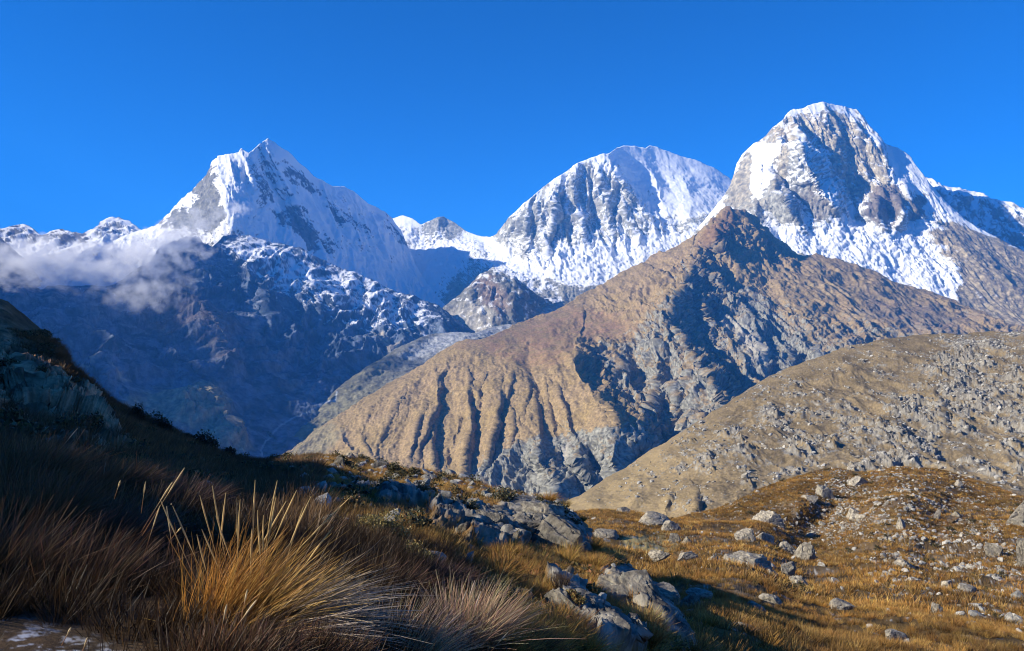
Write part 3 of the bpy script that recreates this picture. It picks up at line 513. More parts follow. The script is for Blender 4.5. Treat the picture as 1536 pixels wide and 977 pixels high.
G_str = [rb([(985, 720), (960, 745), (940, 770), (935, 790)], 8, 10, 14), rb([(1040, 735), (1046, 755), (1036, 775)], 22, 30, 8), rb([(1010, 730), (1000, 750), (985, 780)], 10, 8, 8), rb([(1390, 610), (1400, 590), (1412, 620), (1420, 650)], 12, 14, 8),
         rb([(1470, 520), (1490, 515), (1500, 540)], 14, 20, 10), rb([(1536, 545), (1500, 560), (1480, 575)], 10, 12, 8), rb([(1320, 610), (1355, 640), (1370, 660)], 10, 20, 8)]
def rocks_G(px, py, P):
    x, y = ragged(px, py, P, 40, 20)
    band = poly(x, y, [(1000, 700), (1080, 650), (1150, 610), (1300, 600), (1500, 560), (1560, 640), (1560, 730), (1250, 700), (1150, 720), (1060, 720)], 30) * 0.45 + poly(x, y, [(1400, 540), (1440, 515), (1500, 510), (1500, 545), (1430, 580)], 8) * 0.5 + poly(x, y, [(1300, 620), (1390, 600), (1410, 660), (1380, 700), (1300, 680)], 12) * 0.3
    n = fbm(P, 26, 3, 0.5, seed=71); qq = P.copy(); qq[:, 0] += 1.1 * P[:, 2]; n = 0.6 * n + 0.55 * crag(qq, 38, 4, 0.55, (1, 3, 3), 70, 0.6) - 0.1
    up = poly(x, y, [(1340, 560), (1400, 500), (1560, 470), (1560, 640), (1440, 640)], 24) * 0.2
    return np.clip(0.16 + band * 0.6 + up + n * 0.95, 0, 1) * sstep(900, 985, px + (py - 700) * 0.4)
def disp_G(px, py, P, N):
    r = rocks_G(px, py, P)
    c = fbm(P, 11, 4, 0.62, (1, 1, 0.8), True, 72); bl = np.maximum(0, c - 0.15)
    pk = np.maximum(0, fbm(P, 5.5, 3, 0.55, seed=78))
    out = np.maximum(0, crag(P, 22, 6, 0.62, (1, 1, 1), 79, 0.6) + 0.05)
    return bl * 3.0 * r + pk * 3.0 * sstep(0.35, 0.7, r) + out * 8.0 * sstep(0.45, 0.8, r) + fbm(P, 60, 4, 0.5, seed=73) * 9 + crag(P, 75, 5, 0.55, (1, 2, 2), 68) * 5 * sstep(960, 1150, px) + fbm(P, 4, 3, 0.6, seed=74) * 0.6
def col_G(px, py, P, N):
    r = rocks_G(px, py, P)
    c = fbm(P, 11, 4, 0.62, (1, 1, 0.8), True, 72); pk = fbm(P, 5.5, 3, 0.55, seed=78)
    s = fbm(P, 6, 5, 0.65, seed=75); s2 = fbm(P, 45, 4, 0.55, seed=76)
    g = mix(np.broadcast_to(np.array([0.23, 0.175, 0.10]), (len(px), 3)), np.array([0.12, 0.092, 0.056]), np.clip(0.35 + s2 * 1.3 + s * 0.9, 0, 1))
    g = g * (1 + 0.7 * fbm(P, 2.2, 3, 0.7, seed=69))[:, None]; g = mix(g, np.array([0.33, 0.25, 0.13]), np.clip(sstep(1120, 900, px) * 0.6, 0, 1))
    rock = rocktone(P, np.array([0.29, 0.27, 0.23]), np.array([0.11, 0.10, 0.085]), 5, 77)
    m = sstep(0.30, 0.52, r * 0.72 + s * 0.6 + (c - 0.2) * 0.35 * r + np.maximum(0, pk) * 0.4 * r)
    return mix(g, rock, m).astype(np.float32), np.zeros(len(px))
M_near = terrain_mat('rocky_hillside', 0.5, 0.6, 0.3)
massif('rocky_hill', sil_G, [(780, 860), (1000, 850), (1950, 850)], G_ctrl, 1.2, disp_G, col_G, M_near, G_str, back=(500, 0.5), base_z=-420, sil_noise=3.2,
       label='rock studded tan hill sloping down to the left at the right', cat='hill')

# ================================================================== valley ground that everything stands on, out to the horizon
n = 240; gx = np.linspace(-30000, 30000, n); gy = np.linspace(-20000, 34000, n); GX, GY = np.meshgrid(gx, gy)
Pg = np.stack([GX, GY, 0 * GX], -1).reshape(-1, 3); Pg[:, 2] = -1150 + 120 * fbm(Pg, 5000, 5, seed=81)
o = add_obj('ground', new_mesh('ground', Pg, gridfaces(n, n)[:, ::-1], rocktone(Pg, BROWN * 0.8, GREY * 0.6, 2500), True, {'snow': np.zeros(n * n)}), M_mid, None, 'brown valley land below the mountains', 'ground', None, 'structure')

# ================================================================== mountain range added unseen on the left to shade the valley wall
def crest_range(name, xt, ys, cs, xr, half, y0, y1, ny, nx, noise, floor, mat, label, base):
    """ridge along Y at x = xr whose crest height casts the shadow edge c (height + eastward distance * tan) at each Y"""
    Y = np.linspace(y0, y1, ny); c = np.interp(Y + (xt - xr) * math.tan(SUN_BACK), ys, cs); H = c - xr * math.tan(SUN_EL) / math.cos(SUN_BACK)
    u = np.linspace(-1, 1, nx); X = xr + u[None] * half; A = np.abs(u)[None]
    Z = H[:, None] - A * (H[:, None] - floor) + 0 * X
    P = np.stack([X + 0 * Z, Y[:, None] + 0 * Z, Z], -1).reshape(-1, 3)
    nn = fbm(P, noise * 8, 6, 0.55, ridged=True, seed=91).reshape(ny, nx)
    P[:, 2] += (nn * noise * (0.25 + np.minimum(1, A * 3))).ravel()
    col = rocktone(P, base, base * 0.5, noise * 3)
    return add_obj(name, new_mesh(name, P, gridfaces(nx, ny)[:, ::-1], col, True, {'snow': np.zeros(len(P))}), mat, None, label, 'mountain', None, 'structure')
crest_range('added_shade_range', -2100, [-2000, 3300, 3650, 4300, 4650, 5000, 5600, 6100, 6600, 7100, 7800, 8600, 9200], [-1225, -1235, -1215, -1200, -1180, -1105, -1055, -955, -780, -670, -560, -900, -1500], -7400, 3200, -3000, 9200, 300, 150, 70, -1100, M_far,
            'unseen mountain range added to shade the valley wall', DARKR * 1.6)
# ================================================================== MEADOW BASIN (lower right)
M_soil = terrain_mat('grassy_ground', 6.0, 0.05, 0.35)
sil_H = [(760, 800), (850, 768), (900, 764), (950, 768), (985, 774), (1010, 778), (1045, 768), (1080, 760), (1110, 746), (1140, 732), (1170, 721), (1200, 712), (1230, 705), (1250, 702), (1275, 706), (1300, 707), (1330, 702), (1350, 699), (1375, 701), (1400, 702), (1420, 706), (1450, 716), (1480, 724),
         (1510, 735), (1536, 742), (1650, 752), (1900, 780)]
H_ctrl = [(760, 800, 118), (900, 764, 135), (1010, 778, 122), (1110, 746, 140), (1250, 702, 172), (1400, 702, 165), (1536, 742, 140), (1900, 780, 110), (900, 850, 46), (1000, 850, 50), (960, 810, 78), (1100, 800, 100), (1200, 760, 124), (1350, 760, 116), (1200, 850, 76), (1400, 850, 72), (1060, 977, 12.5),
          (1250, 977, 19), (1450, 977, 23), (1150, 950, 18.5), (1550, 850, 70), (1536, 977, 26), (1900, 977, 34), (900, 977, 16), (1150, 900, 29), (1000, 900, 24), (1350, 900, 40), (1000, 1080, 9), (1500, 1080, 14)]
def disp_H(px, py, P, N):
    return 0.9 * fbm(P, 14, 4, 0.5, seed=101) + 1.4 * fbm(P, 32, 3, 0.5, seed=100) * sstep(30, 70, P[:, 1]) + 0.5 * crag(P, 6, 5, 0.6, seed=99) * stony(px, py) + 0.22 * fbm(P, 2.4, 4, 0.6, seed=102) + 0.10 * fbm(P, 0.6, 3, 0.6, seed=103)
def stony(x, y):
    return np.clip(0.75 * poly(x, y, [(1230, 715), (1420, 705), (1480, 760), (1500, 860), (1460, 900), (1330, 870), (1280, 820), (1180, 800), (1240, 760)], 30) + 0.6 * poly(x, y, [(1420, 760), (1560, 750), (1560, 960), (1450, 920)], 30), 0, 1)
def col_H(px, py, P, N):
    x, y = ragged(px, py, P, 8, 14)
    s = fbm(P, 1.1, 4, 0.6, seed=104); s2 = fbm(P, 9, 4, 0.55, seed=105)
    g = mix(np.broadcast_to(np.array([0.15, 0.092, 0.032]), (len(px), 3)), np.array([0.065, 0.045, 0.022]), np.clip(0.4 + s * 1.5, 0, 1))
    g = mix(g, np.array([0.13, 0.085, 0.05]), np.clip(s2 * 1.5 + stony(x, y) * 0.5 * (s > -0.1), 0, 1) * 0.8)
    g = mix(g, np.array([0.16, 0.125, 0.09]), sstep(0.05, 0.3, fbm(P, 5, 5, 0.6, seed=107)) * 0.8); g = mix(g, np.array([0.42, 0.33, 0.14]), 0.8 * poly(x, y, [(935, 808), (965, 800), (1000, 806), (1012, 814), (990, 824), (950, 822), (930, 816)], 5))
    st = sstep(0.22, 0.34, fbm(P, 0.9, 3, 0.6, seed=106) * 0.9 + stony(x, y) * 0.10)
    g = mix(g, np.array([0.36, 0.34, 0.30]), st * 0.85)
    return g.astype(np.float32), np.zeros(len(px))
massif('meadow', sil_H, [(760, 1100), (1900, 1100)], H_ctrl, 1.3, disp_H, col_H, M_soil, [rb([(1250, 702), (1262, 712), (1275, 722)], 3, 30, 6)], back=(90, 0.35), base_z=-60, sil_noise=1.2, jag=3,
       label='open basin of golden tussock grass scattered with stones', cat='meadow')

# ================================================================== NEAR HILLSIDE
sil_I = [(-480, 270), (-250, 330), (-100, 398), (0, 446), (12, 452), (24, 463), (36, 472), (50, 484), (62, 494), (72, 506), (84, 513), (95, 524), (104, 540), (113, 551), (125, 560), (140, 573), (152, 586), (163, 598), (175, 606), (190, 612), (205, 618), (222, 628), (240, 636), (262, 645),
         (285, 658), (305, 664), (330, 676), (350, 684), (372, 688), (400, 690), (440, 686), (480, 682), (510, 683), (540, 687), (570, 694), (600, 700), (640, 706), (680, 714), (710, 722), (740, 733), (770, 740), (800, 747), (830, 756), (850, 764), (868, 776), (882, 795), (890, 815), (902, 826),
         (925, 842), (945, 852), (965, 865), (985, 884), (1000, 902), (1018, 925), (1035, 950), (1052, 972), (1075, 1010), (1110, 1060)]
I_ctrl = [(-480, 270, 60), (-250, 330, 58), (0, 446, 55), (100, 535, 50), (200, 617, 48), (300, 662, 48), (400, 690, 48), (500, 683, 44), (600, 700, 37), (700, 719, 32), (800, 747, 27), (850, 764, 25), (890, 815, 22), (945, 852, 19.5), (1000, 902, 16), (1052, 972, 13), (1110, 1060, 10),
          (-300, 600, 26), (0, 560, 40), (0, 640, 20), (60, 655, 17), (120, 690, 15), (0, 700, 9), (100, 740, 9), (-300, 900, 3.6), (0, 977, 3.1), (200, 977, 3.3), (400, 977, 3.6), (700, 977, 5.3), (850, 977, 7.5), (950, 977, 9.6), (0, 850, 4.4), (250, 850, 5.2), (250, 760, 10), (250, 700, 20),
          (350, 720, 24), (450, 740, 17), (450, 850, 5.8), (550, 800, 9.5), (600, 850, 7.6), (620, 740, 23), (560, 720, 32), (700, 780, 19), (700, 860, 10), (800, 830, 16.5), (800, 900, 11), (880, 870, 14.5), (900, 930, 11), (-300, 1300, 1.7), (300, 1300, 1.9), (1000, 1150, 5.0), (1000, 1400, 3), (100, 1400, 1.6)]
OUTC = [[(742, 748), (790, 746), (850, 763), (882, 796), (892, 834), (850, 838), (800, 806), (758, 795)], [(888, 858), (940, 848), (988, 886), (1022, 935), (1050, 985), (1010, 970), (955, 930), (912, 892)],
        [(812, 878), (850, 886), (900, 932), (935, 968), (895, 972), (848, 930)], [(688, 775), (755, 768), (790, 820), (750, 832), (698, 816)], [(556, 728), (640, 738), (652, 764), (570, 758)], [(882, 952), (962, 952), (968, 985), (885, 985)],
        [(640, 762), (690, 775), (700, 800), (650, 790)], [(430, 702), (470, 706), (470, 722), (436, 720)]]
def outc(px, py, P=None):
    if P is not None: px, py = px + 14 * fbm(P, 0.9, 4, 0.6, seed=125), py + 10 * fbm(P, 0.9, 4, 0.6, seed=126)
    o = np.zeros(len(px))
    for pl in OUTC: o = np.maximum(o, poly(px, py, pl, 4))
    return o
def cliffm(px, py): return poly(px, py, [(-490, 330), (-100, 410), (0, 470), (60, 530), (120, 590), (160, 640), (200, 680), (140, 700), (60, 650), (0, 640), (-480, 620)], 34)
def disp_I(px, py, P, N):
    dist = P[:, 1]; far = sstep(14, 30, dist)
    c = cliffm(px, py)
    return (0.5 * fbm(P, 9, 4, 0.55, seed=111) * (0.15 + far) + 0.10 * fbm(P, 1.4, 4, 0.6, seed=112) * (0.4 + far * 1.2)
            + c * 1.7 * crag(P, 6.5, 8, 0.6, (1, 1.5, 1.6), 113) + outc(px, py, P) * (0.22 + 0.30 * crag(P, 1.6, 6, 0.6, (1.5, 1.5, 0.7), 127)) + sstep(700, 760, px) * 0.15 * fbm(P, 2.5, 4, 0.5, seed=114))
def col_I(px, py, P, N):
    s = fbm(P, 0.9, 5, 0.62, seed=115); s2 = fbm(P, 5, 4, 0.55, seed=116); c = cliffm(px, py)
    g = mix(np.broadcast_to(np.array([0.17, 0.10, 0.045]), (len(px), 3)), np.array([0.06, 0.042, 0.026]), np.clip(0.5 + s * 1.5, 0, 1))
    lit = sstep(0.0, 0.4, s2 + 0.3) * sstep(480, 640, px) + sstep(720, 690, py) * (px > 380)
    g = mix(g, np.array([0.24, 0.15, 0.045]), np.clip(lit, 0, 1) * 0.7)  # warmer, lighter ground painted over the sunlit crest and slope
    rock = mix(rocktone(P, np.array([0.56, 0.31, 0.18]), np.array([0.10, 0.065, 0.045]), 1.4, 117, 1.6), rocktone(P, np.array([0.29, 0.265, 0.22]), np.array([0.07, 0.065, 0.06]), 0.5, 128, 1.5), sstep(350, 420, px))  # left cliff rock coloured warmer for bounce light, against the blue skylight
    streak = fbm(P, 0.8, 4, 0.6, (1, 1, 8), seed=118)
    rock = mix(rock, np.array([0.40, 0.24, 0.13]), np.clip(streak * 2.0 - 0.2, 0, 1) * 0.5 * (px < 350))
    veg = sstep(0.08, 0.3, fbm(P, 3.5, 5, 0.6, seed=119) + 0.1 * (N[:, 2] - 0.4))
    m = np.maximum(c * (1 - 0.8 * veg), outc(px, py, P))
    m = np.maximum(m, sstep(0.25, 0.4, s2 + s * 0.3 + (0.75 - N[:, 2]) * 0.5) * 0.8 * (P[:, 1] > 12))
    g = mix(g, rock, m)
    sn = 0.75 * sstep(0.0, 0.2, fbm(P, 0.14, 5, 0.7, seed=120)) * poly(px, py, [(-200, 915), (40, 935), (120, 955), (200, 985), (60, 1010), (-200, 1010)], 22)
    sn = np.maximum(sn, sstep(0.05, 0.2, fbm(P, 0.3, 3, 0.6, seed=121)) * poly(px, py, [(605, 880), (650, 880), (655, 930), (615, 935)], 8))
    sn = np.maximum(sn, sstep(0.05, 0.2, fbm(P, 0.8, 4, 0.6, seed=122)) * poly(px, py, [(0, 630), (40, 645), (90, 670), (60, 672), (0, 655)], 8) * 0.8)
    return snowcol(g, sn), sn
I_str = [([(700, 722, 0.6), (760, 745, 1.6), (830, 775, 2.4), (875, 815, 1.4)], 60, 22), ([(895, 852, 0.5), (945, 868, 1.2), (990, 910, 1.4), (1035, 970, 0.8)], 50, 20), ([(815, 878, 0.4), (860, 905, 0.9), (915, 960, 0.5)], 40, 14), ([(690, 772, 0.5), (745, 775, 1.2), (780, 815, 0.6)], 40, 16),
         ([(20, 540, 1.2), (40, 580, 2.6), (55, 620, 1.0)], 40, 26), ([(60, 520, 0.8), (90, 570, 2.0), (110, 600, 0.8)], 36, 26), ([(-60, 480, 1), (-50, 560, 3), (-30, 610, 1)], 50, 30)]
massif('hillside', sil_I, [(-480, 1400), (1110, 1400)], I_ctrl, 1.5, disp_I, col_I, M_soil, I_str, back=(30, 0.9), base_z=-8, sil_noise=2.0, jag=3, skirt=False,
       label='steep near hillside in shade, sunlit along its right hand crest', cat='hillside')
# ground behind the camera and a shoulder added unseen at left, its crest shaped to draw the shade line over the near hillside
n = 50; gx = np.linspace(-60, 30, n); gy = np.linspace(-60, 1.3, n); GX, GY = np.meshgrid(gx, gy)
Pg = np.stack([GX, GY, -1.75 - 0.05 * GX - 0.02 * GX * (GX > 0)], -1).reshape(-1, 3); Pg[:, 2] += 0.15 * fbm(Pg, 4, 3)
Pg[:, 2] -= np.maximum(0, Pg[:, 0]) * 0.35
add_obj('path_ground', new_mesh('path_ground', Pg, gridfaces(n, n)[:, ::-1], rocktone(Pg, np.array([0.12, 0.08, 0.04]), np.array([0.05, 0.04, 0.03]), 3), True, {'snow': np.zeros(n * n)}), M_soil, None, 'brown slope behind the viewpoint', 'ground', None, 'structure')
yk = np.linspace(-75, 60, 340); kx = np.concatenate([np.linspace(-190, -47, 24), np.linspace(-46, -32, 24)])
XR = -45.0; ky = [-60, 1.0, 3.0, 3.6, 4.6, 5.4, 7, 9, 10, 12, 12.8, 13.7, 15, 16.5, 17.5, 20, 21.5, 22.5, 23.5, 26, 29, 35, 38, 43, 50, 70]; kc = [-1.7, -1.8, -2.1, -2.33, -2.33, -2.15, -2.45, -3.45, -3.62, -4.1, -4.2, -4.41, -4.5, -4.55, -4.6, -4.9, -5.35, -5.95, -6.7, -7.35, -8.15, -11.0, -12.2, -14.0, -14.2, -14.2]
cc = np.interp(yk + (np.interp(yk, [-10, 0, 10, 20, 35, 50], [-1.3, -0.5, -0.3, -3, -8, -33]) - XR) * math.tan(SUN_BACK), ky, kc)
cc = cc - 26 * sstep(53.4, 55.2, yk) 
Hk = cc - XR * math.tan(SUN_EL) / math.cos(SUN_BACK)
KX, KY = np.meshgrid(kx, yk); A = np.where(KX < XR, (XR - KX) / 145, (KX - XR) / 13)
KZ = Hk[:, None] * (1 - A) + A * np.where(KX < XR, -20, -9); Pk = np.stack([KX, KY, KZ], -1).reshape(-1, 3)
Pk[:, 2] += 0.15 * fbm(Pk, 3, 5, 0.6, seed=130)
add_obj('shoulder', new_mesh('shoulder', Pk, gridfaces(len(kx), len(yk))[:, ::-1], rocktone(Pk, GREY * 0.7, DARKR, 5), True, {'snow': np.zeros(len(Pk))}), M_soil, None, 'unseen rocky shoulder added to shade the near hillside', 'hillside', None, 'structure')

# ================================================================== ROCK OBJECTS
def ico(sub):
    import bmesh
    bm = bmesh.new(); bmesh.ops.create_icosphere(bm, subdivisions=sub, radius=1.0)
    bm.verts.ensure_lookup_table(); V = np.array([v.co[:] for v in bm.verts]); Fc = np.array([[v.index for v in f.verts] for f in bm.faces]); bm.free()
    return V, Fc
ICO = {k: ico(k) for k in (1, 2, 3, 4, 5, 6)}
def rock_shape(sub, seed, cuts=9, rough=0.10, detail=1.0):
    V, Fc = ICO[sub]; V = V.copy(); r = np.random.default_rng(seed)
    V = V * (1 + 0.22 * fbm(V, 1.1, 2, seed=seed * 0.37))[:, None]
    for k in range(cuts + 6):
        nrm = r.normal(size=3); nrm /= np.linalg.norm(nrm); d = r.uniform(0.42, 0.85)
        e = V @ nrm - d; V = V - np.maximum(0, e)[:, None] * nrm[None] * 0.96
    if sub >= 3:
        nn = V / np.linalg.norm(V, axis=1, keepdims=True)
        w = V + 0.25 * np.stack([fbm(V, 0.7, 3, seed=seed), fbm(V, 0.7, 3, seed=seed + 1), fbm(V, 0.7, 3, seed=seed + 2)], -1)
        h = 0.05 * fbm(V, 0.45, 6 if sub > 4 else 4, 0.6, seed=seed * 0.7)
        cr = np.abs(perlin(w * np.array([1.3, 1.3, 2.2]) + seed)); h -= 0.09 * np.clip(1 - cr / 0.07, 0, 1)
        cr2 = np.abs(perlin(w * np.array([3.1, 3.1, 4.5]) + seed * 2)); h -= 0.035 * np.clip(1 - cr2 / 0.10, 0, 1)
        V = V + nn * h[:, None] * detail
    V = V / np.abs(V).max(0)
    return V, Fc
def rock_tint(V, seed, pale=1.0):
    n = fbm(V, 0.5, 5, 0.65, seed=seed); l = fbm(V, 0.22, 4, 0.6, seed=seed + 2)
    c = mix(np.broadcast_to(np.array([0.27, 0.24, 0.19]) * pale, (len(V), 3)), np.array([0.12, 0.11, 0.10]) * pale, np.clip(0.35 + n * 2, 0, 1))
    c = mix(c, np.array([0.06, 0.058, 0.055]), np.clip(fbm(V, 0.3, 5, 0.65, (1, 1, 2.5), seed=seed + 5) * 3 - 0.5, 0, 1) * 0.8)
    return mix(c, np.array([0.38, 0.36, 0.28]) * pale, np.clip(l * 2.4 - 0.3, 0, 1))
M_rock = terrain_mat('lichened_rock', 4.5, 0.12, 0.6)
def place_rock(name, sheet, px, py, wpx, hpx, label, seed, cat='boulder', group=None, depth=0.8, roll=0, yaw=0, sub=5, pale=1.0, sink=0.65, cuts=9, layered=False, detail=1.0):
    sink, hpx = 0.85, hpx * (0.85 if sheet == 'hillside' else 0.92)
    P, N = on_sheet(sheet, px, py); D = P[0, 1]
    W, H = wpx / F * D, hpx / F * D
    V, Fc = rock_shape(sub, seed, cuts, detail=detail)
    if layered: V[:, 2] += 0.05 * np.sin(V[:, 2] * 26 + 2 * fbm(V, 0.6, 2, seed=seed)); 
    tint = rock_tint(V, seed, pale)
    V = V * np.array([W / 2, W / 2 * depth, H / 2 * (1 + sink)])
    ca, sa = math.cos(yaw), math.sin(yaw); V = V @ np.array([[ca, sa, 0], [-sa, ca, 0], [0, 0, 1]])
    a = R(roll); V = V @ np.array([[math.cos(a), 0, -math.sin(a)], [0, 1, 0], [math.sin(a), 0, math.cos(a)]])
    c = unproj(np.array([px]), np.array([py - hpx / 2 * (1 - sink)]), np.array([D]))[0]
    me = new_mesh(name, V, Fc, tint, sub > 5, {'snow': np.zeros(len(V))})
    return add_obj(name, me, M_rock, None, label, cat, group, None, tuple(c))
BL = [  # sheet, px, base py, width, height, roll, pale (lowered on rocks in shade, darkening their tint), label
 ('meadow', 1128, 850, 84, 28, 6, 1.15, 'largest low grey boulder in the middle of the golden basin'),
 ('meadow', 1181, 856, 26, 20, 0, 0.9, 'rounded grey boulder just right of the largest basin boulder'),
 ('meadow', 1070, 845, 34, 15, 4, 1.25, 'small pale boulder touching the left end of the largest basin boulder'),
 ('meadow', 1117, 812, 40, 22, 10, 1.2, 'left boulder of the pale pair above the largest basin boulder'),
 ('meadow', 1146, 812, 34, 22, 0, 1.2, 'right boulder of the pale pair above the largest basin boulder'),
 ('meadow', 1183, 828, 36, 18, 8, 1.15, 'pale boulder lying behind the one that casts the longest basin shadow'),
 ('meadow', 1208, 842, 40, 34, 25, 1.0, 'grey boulder casting the longest shadow across the basin'),
 ('meadow', 1198, 874, 30, 13, 5, 1.2, 'flat pale stone in front of the rounded grey boulder'),
 ('meadow', 1158, 866, 22, 13, 0, 1.1, 'small grey stone below the right end of the largest boulder'),
 ('meadow', 1148, 788, 56, 24, 8, 1.3, 'broken whitish outcrop above the pale boulder pair'),
 ('meadow', 975, 789, 72, 22, 5, 1.2, 'long pale domed slab at the far left side of the basin'),
 ('meadow', 1002, 800, 40, 22, 8, 1.15, 'rounded slab resting against the long pale domed slab'),
 ('meadow', 905, 804, 50, 9, 4, 0.95, 'dull grey slab beside the dark near bluff'),
 ('meadow', 1012, 814, 20, 18, -20, 0.9, 'leaning grey rock at the right end of the pale straw patch'),
 ('meadow', 1030, 814, 18, 14, 0, 0.85, 'dark little rock right of the leaning grey rock'),
 ('meadow', 990, 835, 34, 11, -5, 1.1, 'flat stone just below the pale straw patch'),
 ('meadow', 1028, 837, 38, 11, -5, 1.15, 'flat light stone right of the one below the straw patch'),
 ('meadow', 935, 770, 22, 10, 0, 1.05, 'small grey rock at the far lip of the basin left of the gully'),
 ('meadow', 1237, 745, 28, 20, -15, 1.15, 'tilted pale boulder high on the basin slope'),
 ('meadow', 1213, 750, 26, 11, -6, 1.3, 'flat white stone left of the tilted pale boulder'),
 ('meadow', 1280, 771, 22, 14, 0, 1.35, 'bright angular stone below the tilted pale boulder'),
 ('meadow', 1284, 727, 34, 16, -35, 1.3, 'pale slab under the dark hollow on the skyline of the basin'),
 ('meadow', 1353, 796, 16, 20, 0, 1.3, 'upright egg shaped pale stone on the stony slope'),
 ('meadow', 1403, 782, 13, 24, 12, 1.3, 'tall narrow white stone standing on the stony slope'),
 ('meadow', 1434, 777, 17, 12, 0, 1.0, 'grey stone right of the tall narrow white stone'),
 ('meadow', 1437, 730, 14, 10, 0, 1.35, 'small white stone near the crest below the rocky hill'),
 ('meadow', 1422, 880, 20, 11, 0, 1.3, 'flat whitish stone low on the right of the stony slope'),
 ('meadow', 1405, 917, 22, 15, 8, 1.1, 'rounded grey stone low in the grass near the bottom right'),
 ('meadow', 1342, 956, 36, 18, 6, 1.1, 'wide grey stone near the bottom edge of the basin'),
 ('meadow', 1266, 915, 44, 16, 8, 1.1, 'low grey slab half buried in grass under the long shadow'),
 ('meadow', 1197, 970, 52, 24, 6, 1.1, 'large grey slab at the bottom edge of the basin'),
 ('meadow', 1155, 898, 34, 8, 5, 1.2, 'long thin pale slab lying in golden grass'),
 ('meadow', 1050, 893, 44, 9, 3, 1.15, 'pale flat slab on the left side of the golden grass'),
 ('meadow', 1356, 850, 34, 14, -12, 1.25, 'jagged pale stone with a yellow face on the stony slope'),
 ('meadow', 1295, 782, 40, 14, -8, 1.3, 'ragged whitish ledge left of the egg shaped stone'),
 ('meadow', 1540, 785, 70, 52, 6, 0.95, 'big grey boulder cut by the right edge above a black shadow'),
 ('meadow', 1540, 850, 44, 50, 0, 0.8, 'dark boulder at the right edge below the big grey one'),
 ('meadow', 1490, 830, 30, 22, 0, 0.85, 'dark stone in the shaded rocky ground near the right edge'),
 ('meadow', 1215, 805, 18, 9, 0, 1.3, 'white stone left end of the ragged line of stones'),
 ('meadow', 1038, 915, 44, 28, 12, 0.8, 'dark grey boulder just beyond the near striped slab'),
 ('meadow', 1100, 958, 40, 26, 10, 1.05, 'grey boulder with a black shadow near the bottom of the basin'),
 ('hillside', 786, 806, 72, 58, 32, 0.75, 'grey rounded rock with streaks on the crest of the near hillside'),
 ('hillside', 846, 830, 96, 74, 26, 0.65, 'big dark layered bluff ending the near hillside crest'),
 ('hillside', 822, 772, 90, 22, 14, 1.0, 'long flat pale rock capping the dark layered bluff'),
 ('hillside', 960, 915, 150, 62, 38, 0.9, 'long striped grey slab dipping to the right beside the basin'),
 ('hillside', 862, 935, 118, 40, 36, 0.85, 'dark streaked slab breaking out of tussocks on the near slope'),
 ('hillside', 900, 968, 60, 26, 12, 1.0, 'pale edged rock at the foot of the dark streaked slab'),
 ('hillside', 938, 967, 44, 24, 10, 1.0, 'pale rock beside the one at the foot of the dark slab'),
 ('hillside', 897, 880, 46, 20, -12, 1.1, 'small peaked light rock above the long striped slab'),
 ('hillside', 784, 915, 36, 56, 10, 0.8, 'dark rock edge with light rim beside the black shrub'),
 ('hillside', 735, 800, 66, 46, 14, 0.8, 'shaded block of rock with a pale top below the sunlit crest'),
 ('hillside', 700, 812, 38, 38, 0, 0.7, 'dark block in shade left of the pale topped block'),
 ('hillside', 770, 825, 40, 36, 20, 0.65, 'shadowed rock between the two crest blocks'),
 ('hillside', 604, 752, 46, 32, 8, 0.75, 'bluish shaded rock in the dark band below the crest'),
 ('hillside', 576, 745, 34, 24, 0, 0.7, 'shaded rock left of the bluish one in the dark band'),
 ('hillside', 453, 716, 26, 20, 0, 0.7, 'rounded dark rock at the left end of the sunlit crest'),
 ('hillside', 572, 704, 30, 17, 0, 0.8, 'dark rock with a pale top on the sunlit crest'),
 ('hillside', 526, 686, 22, 13, -20, 1.35, 'tilted white stone on the skyline of the sunlit crest'),
 ('hillside', 508, 701, 22, 18, 0, 0.55, 'black rock beside the tilted white stone'),
 ('hillside', 494, 792, 46, 30, -20, 1.5, 'frosted white rock behind the golden tussock'),
 ('hillside', 610, 722, 13, 10, 0, 1.4, 'small white stone in the grass of the sunlit crest'),
 ('hillside', 724, 738, 16, 11, 0, 1.3, 'white stone right of centre on the sunlit crest'),
 ('hillside', 790, 832, 28, 14, -30, 1.6, 'bright white sunlit stone in the shadow of the bluff'),
 ('hillside', 950, 862, 10, 9, 0, 1.7, 'little white stone at the edge of the bluff shadow'),
 ('hillside', 62, 700, 60, 30, 14, 0.9, 'pale rock showing through brown tussocks at the left'),
 ('hillside', 128, 700, 26, 20, 0, 1.2, 'small light rock beside red stems at the left'),
 ('hillside', 88, 662, 38, 34, 10, 0.8, 'shaded grey rock at the foot of the left cliff'),
]
for k, (sh, x, y, wp, hp, ro, pl, lb) in enumerate(BL):
    place_rock('boulder', sh, x, y, wp, hp, lb, 200 + k, roll=ro, pale=pl, sub=6 if wp > 70 else (5 if wp > 28 else 4), cuts=7 + k % 5, layered=(k % 3 == 0), depth=0.75)

